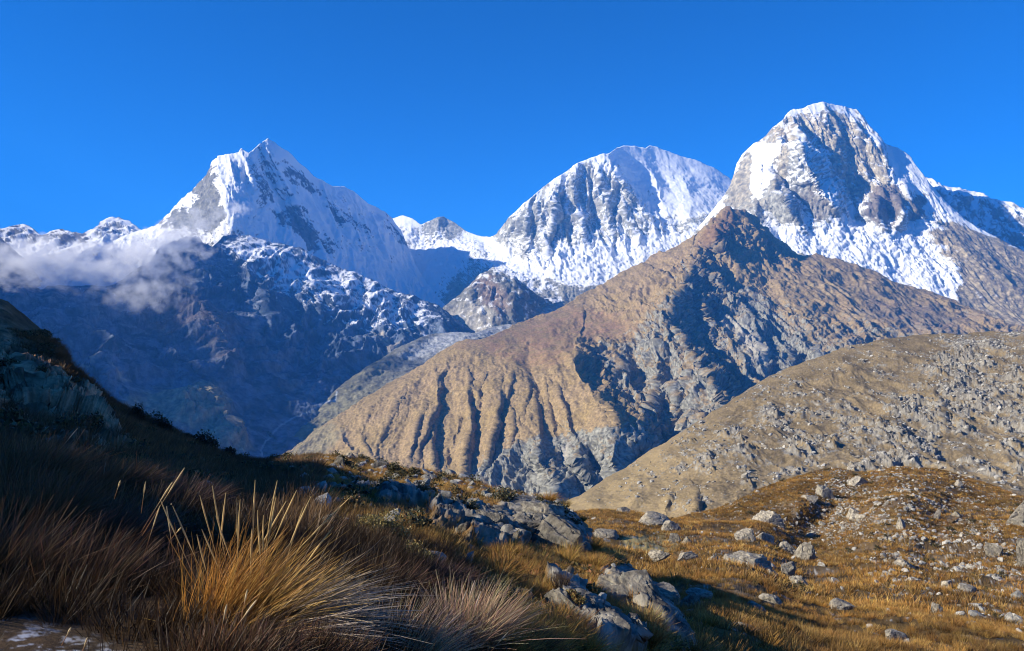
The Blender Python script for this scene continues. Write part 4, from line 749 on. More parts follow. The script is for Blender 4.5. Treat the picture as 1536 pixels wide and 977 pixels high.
# loose stones: copies of a few shapes
VAR = []
for k in range(7):
    V, Fc = rock_shape(3, 300 + k, 10); V = V * np.array([1, 0.8, 0.62])
    me = new_mesh('stone', V, Fc, rock_tint(V, 300 + k, 1.1), False, {'snow': np.zeros(len(V))}); me.materials.append(M_rock); VAR.append((me, V, Fc))
def scatter(sheet, n, weight, x0, x1, y0, y1, rg):
    """n points on a sheet inside a photo window, even in world area, weighted by weight(px, py, P)"""
    s = SHEETS[sheet]; out_x, out_y = [], []
    tot = 0
    X, Y, Pn, Nn = [], [], [], []
    while tot < n:
        x = rg.uniform(x0, x1, 60000); tp = np.interp(x, s['xs'], s['top']); b = np.interp(x, s['xs'], s['bt'])
        y = rg.uniform(y0, y1, 60000); ok = (y > tp + 1) & (y < b); x, y = x[ok], y[ok]
        P, N = on_sheet(sheet, x, y)
        area = P[:, 1] ** 2 / np.maximum(0.06, np.abs((P * N).sum(1)) / np.linalg.norm(P, axis=1))
        q = area * weight(x, y, P); q = q / np.quantile(q, 0.995); ok = rg.uniform(size=len(x)) < q
        X.append(x[ok]); Y.append(y[ok]); Pn.append(P[ok]); Nn.append(N[ok]); tot += ok.sum()
    return np.concatenate(X)[:n], np.concatenate(Y)[:n], np.concatenate(Pn)[:n], np.concatenate(Nn)[:n]
def stones(name, sheet, n, weight, win, smin, smax, label, group, rg, sink=0.2):
    x, y, P, N = scatter(sheet, n, weight, *win, rg)
    for k in range(n):
        me = VAR[k % 7][0]; s = smin * (smax / smin) ** (rg.uniform() ** 2.2)
        o = bpy.data.objects.new(name, me); sc.collection.objects.link(o)
        o.location = P[k] + np.array([0, 0, s * (0.3 - sink)]); o.rotation_euler = (rg.normal() * 0.25, rg.normal() * 0.25, rg.uniform(0, 6.28)); o.scale = (s, s * rg.uniform(0.7, 1.2), s * rg.uniform(0.7, 1.2))
        tag(o, label, name.replace('_', ' '), group)
def rubble(name, sheet, n, weight, win, smin, smax, label, cat, rg, mat=None, pale=1.2, z=0.1):
    x, y, P, N = scatter(sheet, n, weight, *win, rg); Vs, Fs, Cs = [], [], []; off = 0
    base = [rock_shape(2 if smax * F / 100 > 3 else 1, 400 + k, 6) for k in range(6)]
    for k in range(6):
        idx = np.arange(k, n, 6); V, Fc = base[k]; m = len(idx); s = smin * (smax / smin) ** (rg.uniform(size=m) ** 2.5)
        a = rg.uniform(0, 6.28, m); ca, sa = np.cos(a), np.sin(a); v = V[None] * np.stack([s, s * rg.uniform(0.6, 1.1, m), s * rg.uniform(0.5, 1.0, m)], -1)[:, None]
        vx = v[..., 0] * ca[:, None] - v[..., 1] * sa[:, None]; vy = v[..., 0] * sa[:, None] + v[..., 1] * ca[:, None]; t = rg.normal(size=(m, 1)) * 0.35
        vz = v[..., 2] + vx * t; v = np.stack([vx, vy, vz], -1) + P[idx][:, None] + np.array([0, 0, 1]) * (s * z)[:, None, None]
        c = np.broadcast_to((np.array([0.31, 0.295, 0.26]) * pale) * rg.uniform(0.55, 1.2, (m, 1, 1)), v.shape)
        Vs.append(v.reshape(-1, 3)); Cs.append(c.reshape(-1, 3)); Fs.append((Fc[None] + (np.arange(m) * len(V))[:, None, None] + off).reshape(-1, 3)); off += m * len(V)
    V = np.concatenate(Vs)
    return add_obj(name, new_mesh(name, V, np.concatenate(Fs), np.concatenate(Cs), False, {'snow': np.zeros(len(V))}), mat or M_rock, None, label, cat, None, 'stuff')
rg = np.random.default_rng(5)
wH = lambda x, y, P: 0.06 + 2.2 * stony(x, y) * (0.1 + np.clip(0.3 + 3 * fbm(P, 6, 4, seed=140), 0, 1.2)) ** 1.5 + 0.5 * poly(x, y, [(1180, 770), (1340, 765), (1340, 800), (1180, 815)], 10)
stones('stone', 'meadow', 230, wH, (880, 1536, 700, 977), 0.15, 0.75, 'pale stone lying loose among the golden tussocks of the basin', 'pale loose stones scattered over the basin', rg)
rubble('gravel', 'meadow', 5200, wH, (880, 1560, 700, 977), 0.09, 0.45, 'small pale stones strewn over the basin', 'small stones', rg, pale=1.1)
wI = lambda x, y, P: (0.2 + (y < 760) * (x > 420)) * (P[:, 1] > 9) * (0.3 + (x > 420))
stones('slope_stone', 'hillside', 110, lambda x, y, P: (P[:, 1] > 9) * (0.25 + (x > 430)), (200, 1050, 600, 977), 0.10, 0.42, 'grey rock half sunk in the grass of the near hillside', 'grey rocks half sunk in the near hillside', rg, sink=0.35)
rubble('rubble', 'hillside', 900, wI, (150, 1050, 680, 977), 0.05, 0.30, 'small grey stones on the near slope', 'small stones', rg, pale=1.0)
wG = lambda x, y, P: rocks_G(x, y, P) ** 2 + 0.02
VARG = VAR
stones('hill_boulder', 'rocky_hill', 240, wG, (900, 1536, 500, 760), 1.7, 5.5, 'grey boulder on the tan face of the rocky hill', 'grey boulders studding the rocky hill', rg)
rubble('scree', 'rocky_hill', 9000, wG, (860, 1600, 500, 800), 0.5, 2.6, 'grey scree and outcrops on the rocky hill', 'scree', rg, M_near, pale=1.05)

# ================================================================== GRASS
def grass_mat(name, trans=0.35):
    m = bpy.data.materials.new(name); m.use_nodes = True; t = m.node_tree; N = t.nodes; L = t.links; N.clear()
    out = N.new('ShaderNodeOutputMaterial'); at = N.new('ShaderNodeAttribute'); at.attribute_name = 'tint'
    b = N.new('ShaderNodeBsdfPrincipled'); b.inputs['Roughness'].default_value = 0.55; b.inputs['Specular IOR Level'].default_value = 0.3
    tr = N.new('ShaderNodeBsdfTranslucent'); mx = N.new('ShaderNodeMixShader'); mx.inputs[0].default_value = trans
    L.new(at.outputs['Color'], b.inputs['Base Color']); L.new(at.outputs['Color'], tr.inputs['Color'])
    L.new(b.outputs[0], mx.inputs[1]); L.new(tr.outputs[0], mx.inputs[2]); L.new(mx.outputs[0], out.inputs['Surface'])
    return m
M_grass = grass_mat('dry_grass')
def blades(base, d0, length, width, bend, cols_base, cols_tip, rg, seg=5):
    """curved tapering ribbons; base (n,3), d0 unit start direction, bend (n,3) added towards the tip"""
    n = len(base); t = np.linspace(0, 1, seg + 1)
    pts = base[:, None] + d0[:, None] * (t[None, :, None] * length[:, None, None]) + bend[:, None] * (t[None, :, None] ** 2 * length[:, None, None])
    side = np.cross(d0, rg.normal(size=(n, 3))); side /= np.linalg.norm(side, axis=1, keepdims=True)
    wd = width[:, None] * np.clip(1.15 - t[None] ** 1.5, 0.12, 1) * 0.5
    A = pts - side[:, None] * wd[..., None]; B = pts + side[:, None] * wd[..., None]
    V = np.stack([A, B], 2).reshape(n, -1, 3)
    k = np.arange(seg); q = np.stack([2 * k, 2 * k + 1, 2 * k + 3, 2 * k + 2], -1)
    Fc = (q[None] + (np.arange(n) * (2 * (seg + 1)))[:, None, None]).reshape(-1, 4)
    C = cols_base[:, None] * (1 - t[None, :, None]) + cols_tip[:, None] * t[None, :, None]; C = np.repeat(C[:, :, None], 2, 2).reshape(-1, 3)
    return V.reshape(-1, 3), Fc, C
def tussock_mesh(n, rad, L, wd, lean, spread, rg, cb, ct, seg=5, droop=0.35, name='grass_tussock'):
    a = rg.uniform(0, 6.28, n); r = rad * np.sqrt(rg.uniform(0, 1, n)); ox, oy = r * np.cos(a), r * np.sin(a) * 0.8
    base = np.stack([ox, oy, -0.03 + 0 * ox], -1)
    d = np.stack([ox / rad * spread + lean[0] + rg.normal(size=n) * 0.27, oy / rad * spread + lean[1] + rg.normal(size=n) * 0.27, 1.0 + 0 * ox], -1); d /= np.linalg.norm(d, axis=1, keepdims=True)
    length = L * rg.uniform(0.55, 1.1, n); bend = np.stack([d[:, 0], d[:, 1], -0.7 * np.hypot(d[:, 0], d[:, 1])], -1) * droop * rg.uniform(0.2, 1.6, (n, 1)) + rg.normal(size=(n, 3)) * np.array([0.10, 0.10, 0.05])
    jb = rg.uniform(0.6, 1.25, (n, 1)); cB = np.asarray(cb)[None] * jb; cT = np.asarray(ct)[None] * jb * rg.uniform(0.8, 1.15, (n, 3))
    V, Fc, C = blades(base, d, length, wd * rg.uniform(0.6, 1.2, n), bend, cB, cT, rg, seg)
    return new_mesh(name, V, Fc, np.clip(C, 0, 0.9), True)
def seed_stalk_mesh(d, L, rg, bend, tone):
    """a thin stem with a plumper narrow seed head"""
    d = np.array(d, float); d /= np.linalg.norm(d); n = 14; t = np.linspace(0, 1, n)
    pts = d[None] * t[:, None] * L + np.array(bend)[None] * (t[:, None] ** 2) * L
    rad = np.where(t < 0.62, 0.0016, 0.0014 + 0.0030 * np.sin(np.clip((t - 0.62) / 0.38, 0, 1) * 3.14) ** 0.7) * rg.uniform(0.85, 1.2, n)
    ring = 6; ang = np.arange(ring) / ring * 6.2832; e1 = np.cross(d, [0, 1, 0.2]); e1 /= np.linalg.norm(e1); e2 = np.cross(d, e1)
    V = pts[:, None] + (np.cos(ang)[None, :, None] * e1 + np.sin(ang)[None, :, None] * e2) * rad[:, None, None]
    i = np.arange(n * ring).reshape(n, ring); j = np.roll(i, -1, 1); Fc = np.stack([i[:-1], j[:-1], j[1:], i[1:]], -1).reshape(-1, 4)
    c = mix(np.broadcast_to(np.array([0.42, 0.20, 0.08]), (n, 3)), np.array(tone), sstep(0.35, 0.7, t)); C = np.repeat(c[:, None], ring, 1).reshape(-1, 3)
    return new_mesh('seed_stalk', V.reshape(-1, 3), Fc, C * np.repeat(rg.uniform(0.7, 1.15, n), ring)[:, None], True)
def at_px(px, py, D): return Vector(unproj(np.array([px]), np.array([py]), np.array([D]))[0])
# the sunlit hero tussock
def hero():
    rg = np.random.default_rng(21); n = 2500
    t = rg.uniform(0, 1, n)                                   # 0 = left upright blades, 1 = right sweeping blades
    ox = -0.30 + 0.42 * t + rg.normal(size=n) * 0.05; oy = rg.normal(size=n) * 0.13; oz = 0.0 + 0.10 * sstep(0.4, 0.9, t)
    base = np.stack([ox, oy, oz - 0.08], -1)
    ang = (2 + 84 * t ** 1.15 + rg.normal(size=n) * 8) * math.pi / 180
    yy = rg.normal(size=n) * 0.32 - 0.12
    d = np.stack([np.sin(ang), yy, np.cos(ang)], -1); d /= np.linalg.norm(d, axis=1, keepdims=True)
    L = (0.74 - 0.16 * t) * rg.uniform(0.45, 1.1, n)
    bend = np.stack([0.20 + 0 * t, yy * 0.2, -0.12 - 0.10 * t], -1) * rg.uniform(0.3, 1.3, (n, 1)) + rg.normal(size=(n, 3)) * np.array([0.07, 0.07, 0.04])
    gold = np.array([0.64, 0.40, 0.10]); org = np.array([0.56, 0.26, 0.05]); pale = np.array([0.62, 0.50, 0.38])
    k = sstep(0.45, 0.85, t + rg.normal(size=n) * 0.12); cT = mix(mix(np.broadcast_to(org, (n, 3)), gold, sstep(0.1, 0.5, t + rg.normal(size=n) * 0.2)), pale, k) * rg.uniform(0.6, 1.25, (n, 1))
    cB = np.broadcast_to(np.array([0.16, 0.07, 0.025]), (n, 3)) * rg.uniform(0.6, 1.3, (n, 1))
    kk = rg.uniform(size=n) < 0.12; bend[kk] += rg.normal(size=(kk.sum(), 3)) * 0.35; L = L * np.where(kk, 0.7, 1)
    V, Fc, C = blades(base, d, L, 0.0062 * rg.uniform(0.4, 1.3, n), bend, cB, cT, rg, 6)
    o = add_obj('grass_tussock', new_mesh('grass_tussock', V, Fc, np.clip(C, 0, 0.85), True), M_grass, None, 'large golden sunlit bunchgrass tussock sweeping right in the foreground', 'grass tussock', None, None, at_px(398, 945, 4.05))
    tips = [(205 + 40, 745), (262, 757), (295, 745), (318, 728), (340, 738), (352, 748), (378, 722), (362, 748), (421, 716), (394, 760), (440, 738), (420, 740), (468, 742), (522, 745), (400, 770), (384, 790), (330, 770), (310, 790), (430, 750), (455, 760), (500, 790), (300, 800)]
    for q, (tx_, ty_) in enumerate(tips):
        b0 = np.array([-0.25 + 0.30 * rg.uniform() + (tx_ - 390) * 0.0005, -0.1 + 0.15 * rg.uniform(), 0.05]); tip = np.array([(tx_ - 398) / F * 4.0, b0[1] - 0.05, (955 - ty_) / F * 4.0])
        v = tip - b0; Lg = np.linalg.norm(v); s = add_obj('seed_stalk', seed_stalk_mesh(v, Lg, rg, (0.03, 0, -0.02), (0.72, 0.52, 0.22)), M_grass, o); s.location = tuple(b0)
    return o
hero()
def stalks(o, specs, D, ox, oy, rg, tone=(0.70, 0.56, 0.34)):
    for (bx, by, tx_, ty_) in specs:
        b0 = np.array([(bx - ox) / F * D, rg.normal() * 0.05, (oy - by) / F * D]); tip = np.array([(tx_ - ox) / F * D, b0[1] - 0.03, (oy - ty_) / F * D]); v = tip - b0
        s = add_obj('seed_stalk', seed_stalk_mesh(v, np.linalg.norm(v), rg, (0.01, 0, -0.02), tone), M_grass, o); s.location = tuple(b0)
# other near tussocks, each placed and shaped for itself: px, py, distance, radius, blade length, lean, tone, blades, label
rg = np.random.default_rng(31)
BRN = ((0.055, 0.03, 0.014), (0.23, 0.12, 0.055)); DKB = ((0.05, 0.026, 0.014), (0.17, 0.09, 0.045)); PAL = ((0.18, 0.08, 0.03), (0.60, 0.42, 0.25)); PUR = ((0.05, 0.028, 0.02), (0.20, 0.11, 0.07))  # brown, dark and greyish tones lowered to deepen the foreground shade
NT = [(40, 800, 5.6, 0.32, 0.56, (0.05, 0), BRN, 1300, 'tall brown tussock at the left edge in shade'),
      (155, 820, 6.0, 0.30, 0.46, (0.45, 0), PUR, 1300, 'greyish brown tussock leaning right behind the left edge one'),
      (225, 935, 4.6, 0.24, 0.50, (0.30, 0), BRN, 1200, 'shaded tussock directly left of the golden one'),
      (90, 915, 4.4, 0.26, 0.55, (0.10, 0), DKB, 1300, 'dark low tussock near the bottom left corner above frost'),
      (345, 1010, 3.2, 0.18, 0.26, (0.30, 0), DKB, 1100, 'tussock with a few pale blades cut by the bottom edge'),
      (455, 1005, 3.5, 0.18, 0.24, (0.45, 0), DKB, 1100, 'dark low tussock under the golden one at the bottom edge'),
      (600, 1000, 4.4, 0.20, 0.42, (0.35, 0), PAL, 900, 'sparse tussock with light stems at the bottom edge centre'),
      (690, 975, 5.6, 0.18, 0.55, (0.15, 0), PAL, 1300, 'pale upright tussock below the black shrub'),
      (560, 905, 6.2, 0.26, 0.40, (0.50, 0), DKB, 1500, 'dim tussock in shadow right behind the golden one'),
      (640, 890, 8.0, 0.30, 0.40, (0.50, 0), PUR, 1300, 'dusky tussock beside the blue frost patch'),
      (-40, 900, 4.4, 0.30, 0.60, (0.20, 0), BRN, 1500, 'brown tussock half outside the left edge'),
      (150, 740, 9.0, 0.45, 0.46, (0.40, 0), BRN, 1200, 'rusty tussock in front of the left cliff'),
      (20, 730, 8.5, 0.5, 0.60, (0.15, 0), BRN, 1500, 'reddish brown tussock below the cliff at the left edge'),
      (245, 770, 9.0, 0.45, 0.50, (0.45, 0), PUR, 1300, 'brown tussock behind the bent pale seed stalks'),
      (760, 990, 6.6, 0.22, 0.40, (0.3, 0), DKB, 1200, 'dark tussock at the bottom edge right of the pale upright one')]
near = {}
for k, (x, y, D, rd, L, ln, tone, nb, lb) in enumerate(NT):
    me = tussock_mesh(nb, rd, L, 0.0062 * max(1, D / 5), ln, 0.55, rg, tone[0], tone[1]); near[k] = add_obj('grass_tussock', me, M_grass, None, lb, 'grass tussock', None, None, at_px(x, y, D))
stalks(near[2], [(215, 800, 282, 692), (212, 795, 262, 715), (215, 840, 245, 750), (268, 860, 256, 750), (248, 812, 268, 790), (170, 745, 183, 714), (205, 770, 215, 718), (255, 755, 258, 752)], 4.5, 225, 935, rg, (0.75, 0.58, 0.30))
stalks(near[4], [(345, 955, 392, 890), (360, 930, 372, 882), (80, 977, 100, 945), (135, 977, 152, 940), (330, 960, 345, 900)], 3.2, 345, 1010, rg)
stalks(near[6], [(520, 945, 551, 915), (560, 975, 600, 928), (585, 975, 628, 918), (620, 970, 652, 936), (540, 975, 556, 940), (555, 870, 559, 880), (730, 985, 765, 940)], 4.3, 600, 1000, rg)
stalks(near[7], [(690, 940, 712, 868), (700, 945, 722, 875), (680, 940, 700, 880)], 5.6, 690, 975, rg, (0.6, 0.48, 0.38))
stalks(near[11], [(150, 745, 160, 690), (72, 690, 112, 642)], 9.0, 150, 740, rg, (0.5, 0.42, 0.34))

# tussocks of the lower slope: three shapes copied
PRO = [tussock_mesh(420, 0.16, 0.40, 0.010, (0.12, 0), 0.75, rg, (0.16, 0.08, 0.02), c, 3) for c in [(0.62, 0.37, 0.09), (0.52, 0.28, 0.06), (0.60, 0.42, 0.14), (0.40, 0.20, 0.05)]]
for m_ in PRO: m_.materials.append(M_grass)
def spread_tussocks(n, sheet, weight, win, smin, smax, label, group, rg):
    x, y, P, N = scatter(sheet, n, weight, *win, rg)
    for k in range(n):
        o = bpy.data.objects.new('grass_tussock', PRO[int(rg.integers(4))]); sc.collection.objects.link(o); s = rg.uniform(smin, smax)
        o.location = P[k]; o.rotation_euler = (0, 0, rg.uniform(0, 6.28)); o.scale = (s, s, s * rg.uniform(0.8, 1.2)); tag(o, label, 'grass tussock', group)
bare = lambda x, y: (1 - outc(x, y)) * (1 - np.clip(poly(x, y, [(890, 855), (960, 850), (1040, 960), (1000, 950), (900, 890)], 5) + poly(x, y, [(800, 880), (840, 880), (925, 960), (880, 960)], 5) + poly(x, y, [(740, 745), (890, 755), (895, 830), (760, 830)], 5) * 0.8, 0, 1))
spread_tussocks(270, 'hillside', lambda x, y, P: bare(x, y) * (0.25 + 0.75 * (y > 800)), (740, 1060, 745, 985), 0.5, 1.0, 'golden bunchgrass tussock on the sunlit lower slope beside the basin', 'golden tussocks on the sunlit lower slope', rg)
def grass_field(name, sheet, n, weight, win, h0, h1, nb, wfac, tones, label, rg, r0=0.35):
    x, y, P, N = scatter(sheet, n, weight, *win, rg); h = rg.uniform(h0, h1, n)
    P = np.repeat(P, nb, 0); hh = np.repeat(h, nb) * rg.uniform(0.6, 1.1, n * nb); rad = np.repeat(h, nb) * r0
    a = rg.uniform(0, 6.28, n * nb); r = rad * np.sqrt(rg.uniform(0, 1, n * nb)); off = np.stack([r * np.cos(a), r * np.sin(a), -0.12 * hh], -1)
    d = np.stack([off[:, 0] / rad * 0.8 + 0.15 + rg.normal(size=n * nb) * 0.2, off[:, 1] / rad * 0.8 + rg.normal(size=n * nb) * 0.2, np.ones(n * nb)], -1); d /= np.linalg.norm(d, axis=1, keepdims=True)
    tn = np.array(tones); patch = np.clip(1 + 1.3 * fbm(P[::nb], 3.5, 4, 0.6, seed=160) + 0.9 * fbm(P[::nb], 14, 3, 0.5, seed=161), 0.3, 1.45)[:, None]; pick = np.repeat(tn[rg.integers(0, len(tn), n)] * rg.uniform(0.6, 1.2, (n, 1)) * patch, nb, 0) * rg.uniform(0.75, 1.2, (n * nb, 1))
    V, Fc, C = blades(P + off, d, hh, hh * wfac, d * 0, pick * 0.45, pick, rg, 1)
    return add_obj(name, new_mesh(name, V, Fc, np.clip(C, 0, 0.85), True), M_grass, None, label, 'grass', None, 'stuff')
GT = [(0.54, 0.30, 0.07), (0.46, 0.22, 0.045), (0.60, 0.38, 0.11), (0.34, 0.17, 0.05), (0.22, 0.13, 0.04)]
DT = [(0.20, 0.11, 0.05), (0.14, 0.08, 0.04), (0.25, 0.14, 0.055)]  # grass of the shaded slope, its shade darkened into these tones
wg = lambda x, y, P: np.clip(0.85 - 0.5 * stony(x, y) + fbm(P, 4, 3, seed=150) * 1.4 + fbm(P, 1.3, 2, seed=152) * 1.8, 0.0, 1.3) * (1 - 0.6 * poly(x, y, [(935, 808), (965, 800), (1012, 814), (990, 824), (930, 816)], 4))
grass_field('basin_grass', 'meadow', 6500, lambda x, y, P: wg(x, y, P) * (P[:, 1] < 40), (900, 1620, 820, 1010), 0.12, 0.34, 46, 0.045, GT, 'golden grass at the near edge of the basin', rg)
grass_field('meadow_grass', 'meadow', 30000, lambda x, y, P: wg(x, y, P) * (P[:, 1] > 34), (840, 1620, 700, 1000), 0.25, 0.55, 13, 0.11, GT, 'golden tussock grass covering the basin', rg)
ww = lambda x, y, P: np.clip(0.65 + fbm(P, 3, 3, seed=151), 0.05, 1) * bare(x, y) * (P[:, 1] > 9)
grass_field('crest_grass', 'hillside', 9000, lambda x, y, P: ww(x, y, P) * (x > 400), (400, 1060, 680, 990), 0.08, 0.24, 22, 0.06, GT, 'golden grass along the sunlit crest and slope', rg)
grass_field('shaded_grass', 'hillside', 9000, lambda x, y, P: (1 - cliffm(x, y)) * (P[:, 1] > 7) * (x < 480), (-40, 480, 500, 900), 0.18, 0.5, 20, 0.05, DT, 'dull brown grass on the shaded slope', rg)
grass_field('low_grass', 'hillside', 2600, lambda x, y, P: (P[:, 1] < 11) * (1 - poly(x, y, [(-200, 915), (60, 930), (250, 970), (260, 1010), (-200, 1010)], 8)), (-100, 850, 740, 1200), 0.10, 0.28, 50, 0.026, [tuple(0.45 * v for v in c) for c in DT], 'low shaded grass between the near tussocks', rg)  # tones lowered further to blacken the shade between tussocks

# ================================================================== SHRUBS
M_leaf = grass_mat('shrub_leaf', 0.2); M_wood = terrain_mat('shrub_wood', 20, 0.01, 0.3)
def leaf_cloud(n, size, leaf, tones, rg, lumps=9, flat=0.75):
    cs = rg.normal(size=(lumps, 3)); cs /= np.linalg.norm(cs, axis=1, keepdims=True); cs *= rg.uniform(0.25, 0.8, (lumps, 1)); cs[:, 2] = np.abs(cs[:, 2]) * 1.0 + 0.1
    cr = rg.uniform(0.25, 0.48, lumps); k = rg.integers(0, lumps, n); v = rg.normal(size=(n, 3)); v /= np.linalg.norm(v, axis=1, keepdims=True)
    p = (cs[k] + v * cr[k][:, None] * rg.uniform(0.5, 1.05, (n, 1))) * np.array(size); p[:, 2] = np.maximum(p[:, 2] * flat, 0.02 * size[2])
    a = rg.normal(size=(n, 3)); a[:, 2] += 0.7; a /= np.linalg.norm(a, axis=1, keepdims=True); b = np.cross(a, rg.normal(size=(n, 3))); b /= np.linalg.norm(b, axis=1, keepdims=True)
    L = leaf * rg.uniform(0.6, 1.3, (n, 1)); V = np.stack([p, p + a * L * 0.5 + b * L * 0.28, p + a * L, p + a * L * 0.5 - b * L * 0.28], 1).reshape(-1, 3)
    Fc = np.arange(n * 4).reshape(-1, 4); t = np.array(tones); C = np.repeat(t[rg.integers(0, len(t), n)] * rg.uniform(0.6, 1.3, (n, 1)), 4, 0)
    return V, Fc, C, cs * np.array(size) * np.array([1, 1, flat])
def stem_mesh(ends, r0, rg):
    Vs, Fs = [], []; off = 0; ring = 6; ang = np.arange(ring) / ring * 6.2832
    for e in ends:
        n = 6; t = np.linspace(0, 1, n)[:, None]; mid = e * 0.5 + rg.normal(size=3) * np.linalg.norm(e) * 0.10; pts = 2 * t * (1 - t) * mid + t * t * e; rr = r0 * (1 - 0.8 * t[:, 0])
        d = e / (np.linalg.norm(e) + 1e-6); u = np.cross(d, [0.3, 1, 0.1]); u /= np.linalg.norm(u); w_ = np.cross(d, u)
        V = pts[:, None] + (np.cos(ang)[None, :, None] * u + np.sin(ang)[None, :, None] * w_) * rr[:, None, None]; i = np.arange(n * ring).reshape(n, ring) + off; j = np.roll(i, -1, 1)
        Fs.append(np.stack([i[:-1], j[:-1], j[1:], i[1:]], -1).reshape(-1, 4)); Vs.append(V.reshape(-1, 3)); off += n * ring
    V = np.concatenate(Vs); return new_mesh('stems', V, np.concatenate(Fs), np.broadcast_to(np.array([0.10, 0.07, 0.05]), V.shape), True, {'snow': np.zeros(len(V))})
GRN = [(0.06, 0.065, 0.03), (0.10, 0.085, 0.035), (0.16, 0.12, 0.045)]; BLK = [(0.025, 0.03, 0.018), (0.04, 0.04, 0.022)]; OLV = [(0.20, 0.17, 0.05), (0.30, 0.24, 0.08), (0.12, 0.10, 0.04), (0.36, 0.24, 0.08)]; RED = [(0.30, 0.13, 0.05), (0.20, 0.12, 0.04), (0.36, 0.22, 0.07)]
def shrub(name, loc, size, n, leaf, tones, label, cat, rg, group=None, lumps=9):
    V, Fc, C, cs = leaf_cloud(n, size, leaf, tones, rg, lumps)
    root = bpy.data.objects.new(name, None); sc.collection.objects.link(root); root.location = loc; root.empty_display_size = 0.1; tag(root, label, cat, group)
    add_obj('foliage' if cat != 'tree' else 'crown', new_mesh('foliage', V, Fc, C, False), M_leaf, root); add_obj('stems' if cat != 'tree' else 'trunk', stem_mesh(cs, 0.02 * size[2] + 0.006, rg), M_wood, root)
    return root
SH = [  # sheet px, base py, width px, height px, leaves, leaf px, tones, name, cat, label
 (752, 940, 130, 105, 5200, 4.0, BLK + GRN[:1], 'shrub', 'shrub', 'large black green shrub at the lower centre'),
 (700, 905, 50, 44, 1400, 4.5, OLV, 'shrub', 'shrub', 'small yellow leaved shrub at the left foot of the black shrub'),
 (742, 885, 40, 40, 900, 4.5, OLV[:3], 'shrub', 'shrub', 'pale leaved sprig rising over the black shrub'),
 (560, 800, 100, 52, 3600, 3.6, OLV, 'shrub', 'shrub', 'sunlit olive shrub behind the golden tussock'),
 (530, 765, 50, 42, 1600, 3.6, RED + GRN, 'shrub', 'shrub', 'reddish shrub above the frosted white rock'),
 (628, 845, 80, 44, 2200, 3.6, OLV, 'shrub', 'shrub', 'low olive shrub on the lit strip below the olive one'),
 (502, 800, 46, 46, 1400, 3.6, BLK, 'shrub', 'shrub', 'black leaved shrub in shade right of the frosted rock'),
 (243, 648, 52, 44, 1800, 3.0, BLK + GRN[:1], 'bushy_tree', 'tree', 'dark bushy tree on the left skyline, second from the left'),
 (206, 630, 46, 32, 1500, 3.0, BLK, 'bushy_tree', 'tree', 'dark bushy tree highest on the left skyline'),
 (312, 674, 66, 40, 2000, 3.0, BLK + GRN[:1], 'bushy_tree', 'tree', 'wide dark bushy tree standing against the blue valley'),
 (345, 686, 30, 24, 900, 2.8, BLK, 'bushy_tree', 'tree', 'smallest dark bush on the skyline at the end of the tree row'),
 (282, 660, 24, 16, 900, 2.8, BLK, 'bushy_tree', 'tree', 'little dark bush between the two larger skyline trees'),
 (96, 720, 60, 60, 2400, 3.4, BLK, 'shrub', 'shrub', 'black shrub beneath red stems at the left'),
 (60, 600, 46, 30, 1500, 3.0, BLK, 'shrub', 'shrub', 'dark shrub growing on the foot of the left cliff'),
 (150, 620, 44, 26, 1500, 3.0, BLK, 'shrub', 'shrub', 'dark shrub at the right end of the cliff'),
 (513, 700, 36, 24, 1200, 3.0, BLK + GRN, 'shrub', 'shrub', 'dark shrub leaning on the black crest rock'),
 (592, 714, 40, 24, 1300, 3.0, BLK + GRN, 'shrub', 'shrub', 'black green shrub right of the dark crest rock'),
 (620, 716, 30, 18, 900, 3.0, GRN, 'shrub', 'shrub', 'low green shrub next to the black green crest shrub'),
 (463, 692, 24, 16, 700, 3.0, GRN, 'shrub', 'shrub', 'dark tuft like shrub at the left of the sunlit skyline'),
 (860, 935, 46, 34, 1500, 3.6, OLV + RED, 'shrub', 'shrub', 'orange green shrub in the middle of the near golden slope'),
 (980, 965, 50, 34, 1600, 3.6, OLV + GRN, 'shrub', 'shrub', 'olive shrub below the long striped slab'),
 (795, 870, 50, 30, 1400, 3.6, RED + GRN, 'shrub', 'shrub', 'rusty shrub under the dark bluff'),
 (925, 935, 40, 30, 1200, 3.6, RED + OLV, 'shrub', 'shrub', 'rusty orange shrub touching the striped slab'),
 (900, 860, 50, 18, 1200, 3.2, RED + GRN, 'shrub', 'shrub', 'low brown shrub behind the small peaked light rock'),
 (700, 770, 46, 26, 1300, 3.2, GRN + RED, 'shrub', 'shrub', 'brown green shrub in shade below the crest'),
 (835, 850, 50, 22, 1300, 3.4, RED, 'shrub', 'shrub', 'reddish low shrub at the foot of the bluff'),
]
rg = np.random.default_rng(77)
for (x, y, wp, hp, n, lf, tn, nm, ct, lb) in SH:
    P, N = on_sheet('hillside', x, y); D = P[0, 1]
    shrub(nm, tuple(P[0]), (wp / F * D * 0.5, wp / F * D * 0.4, hp / F * D * 0.9), n, lf / F * D, tn, lb, ct, rg)
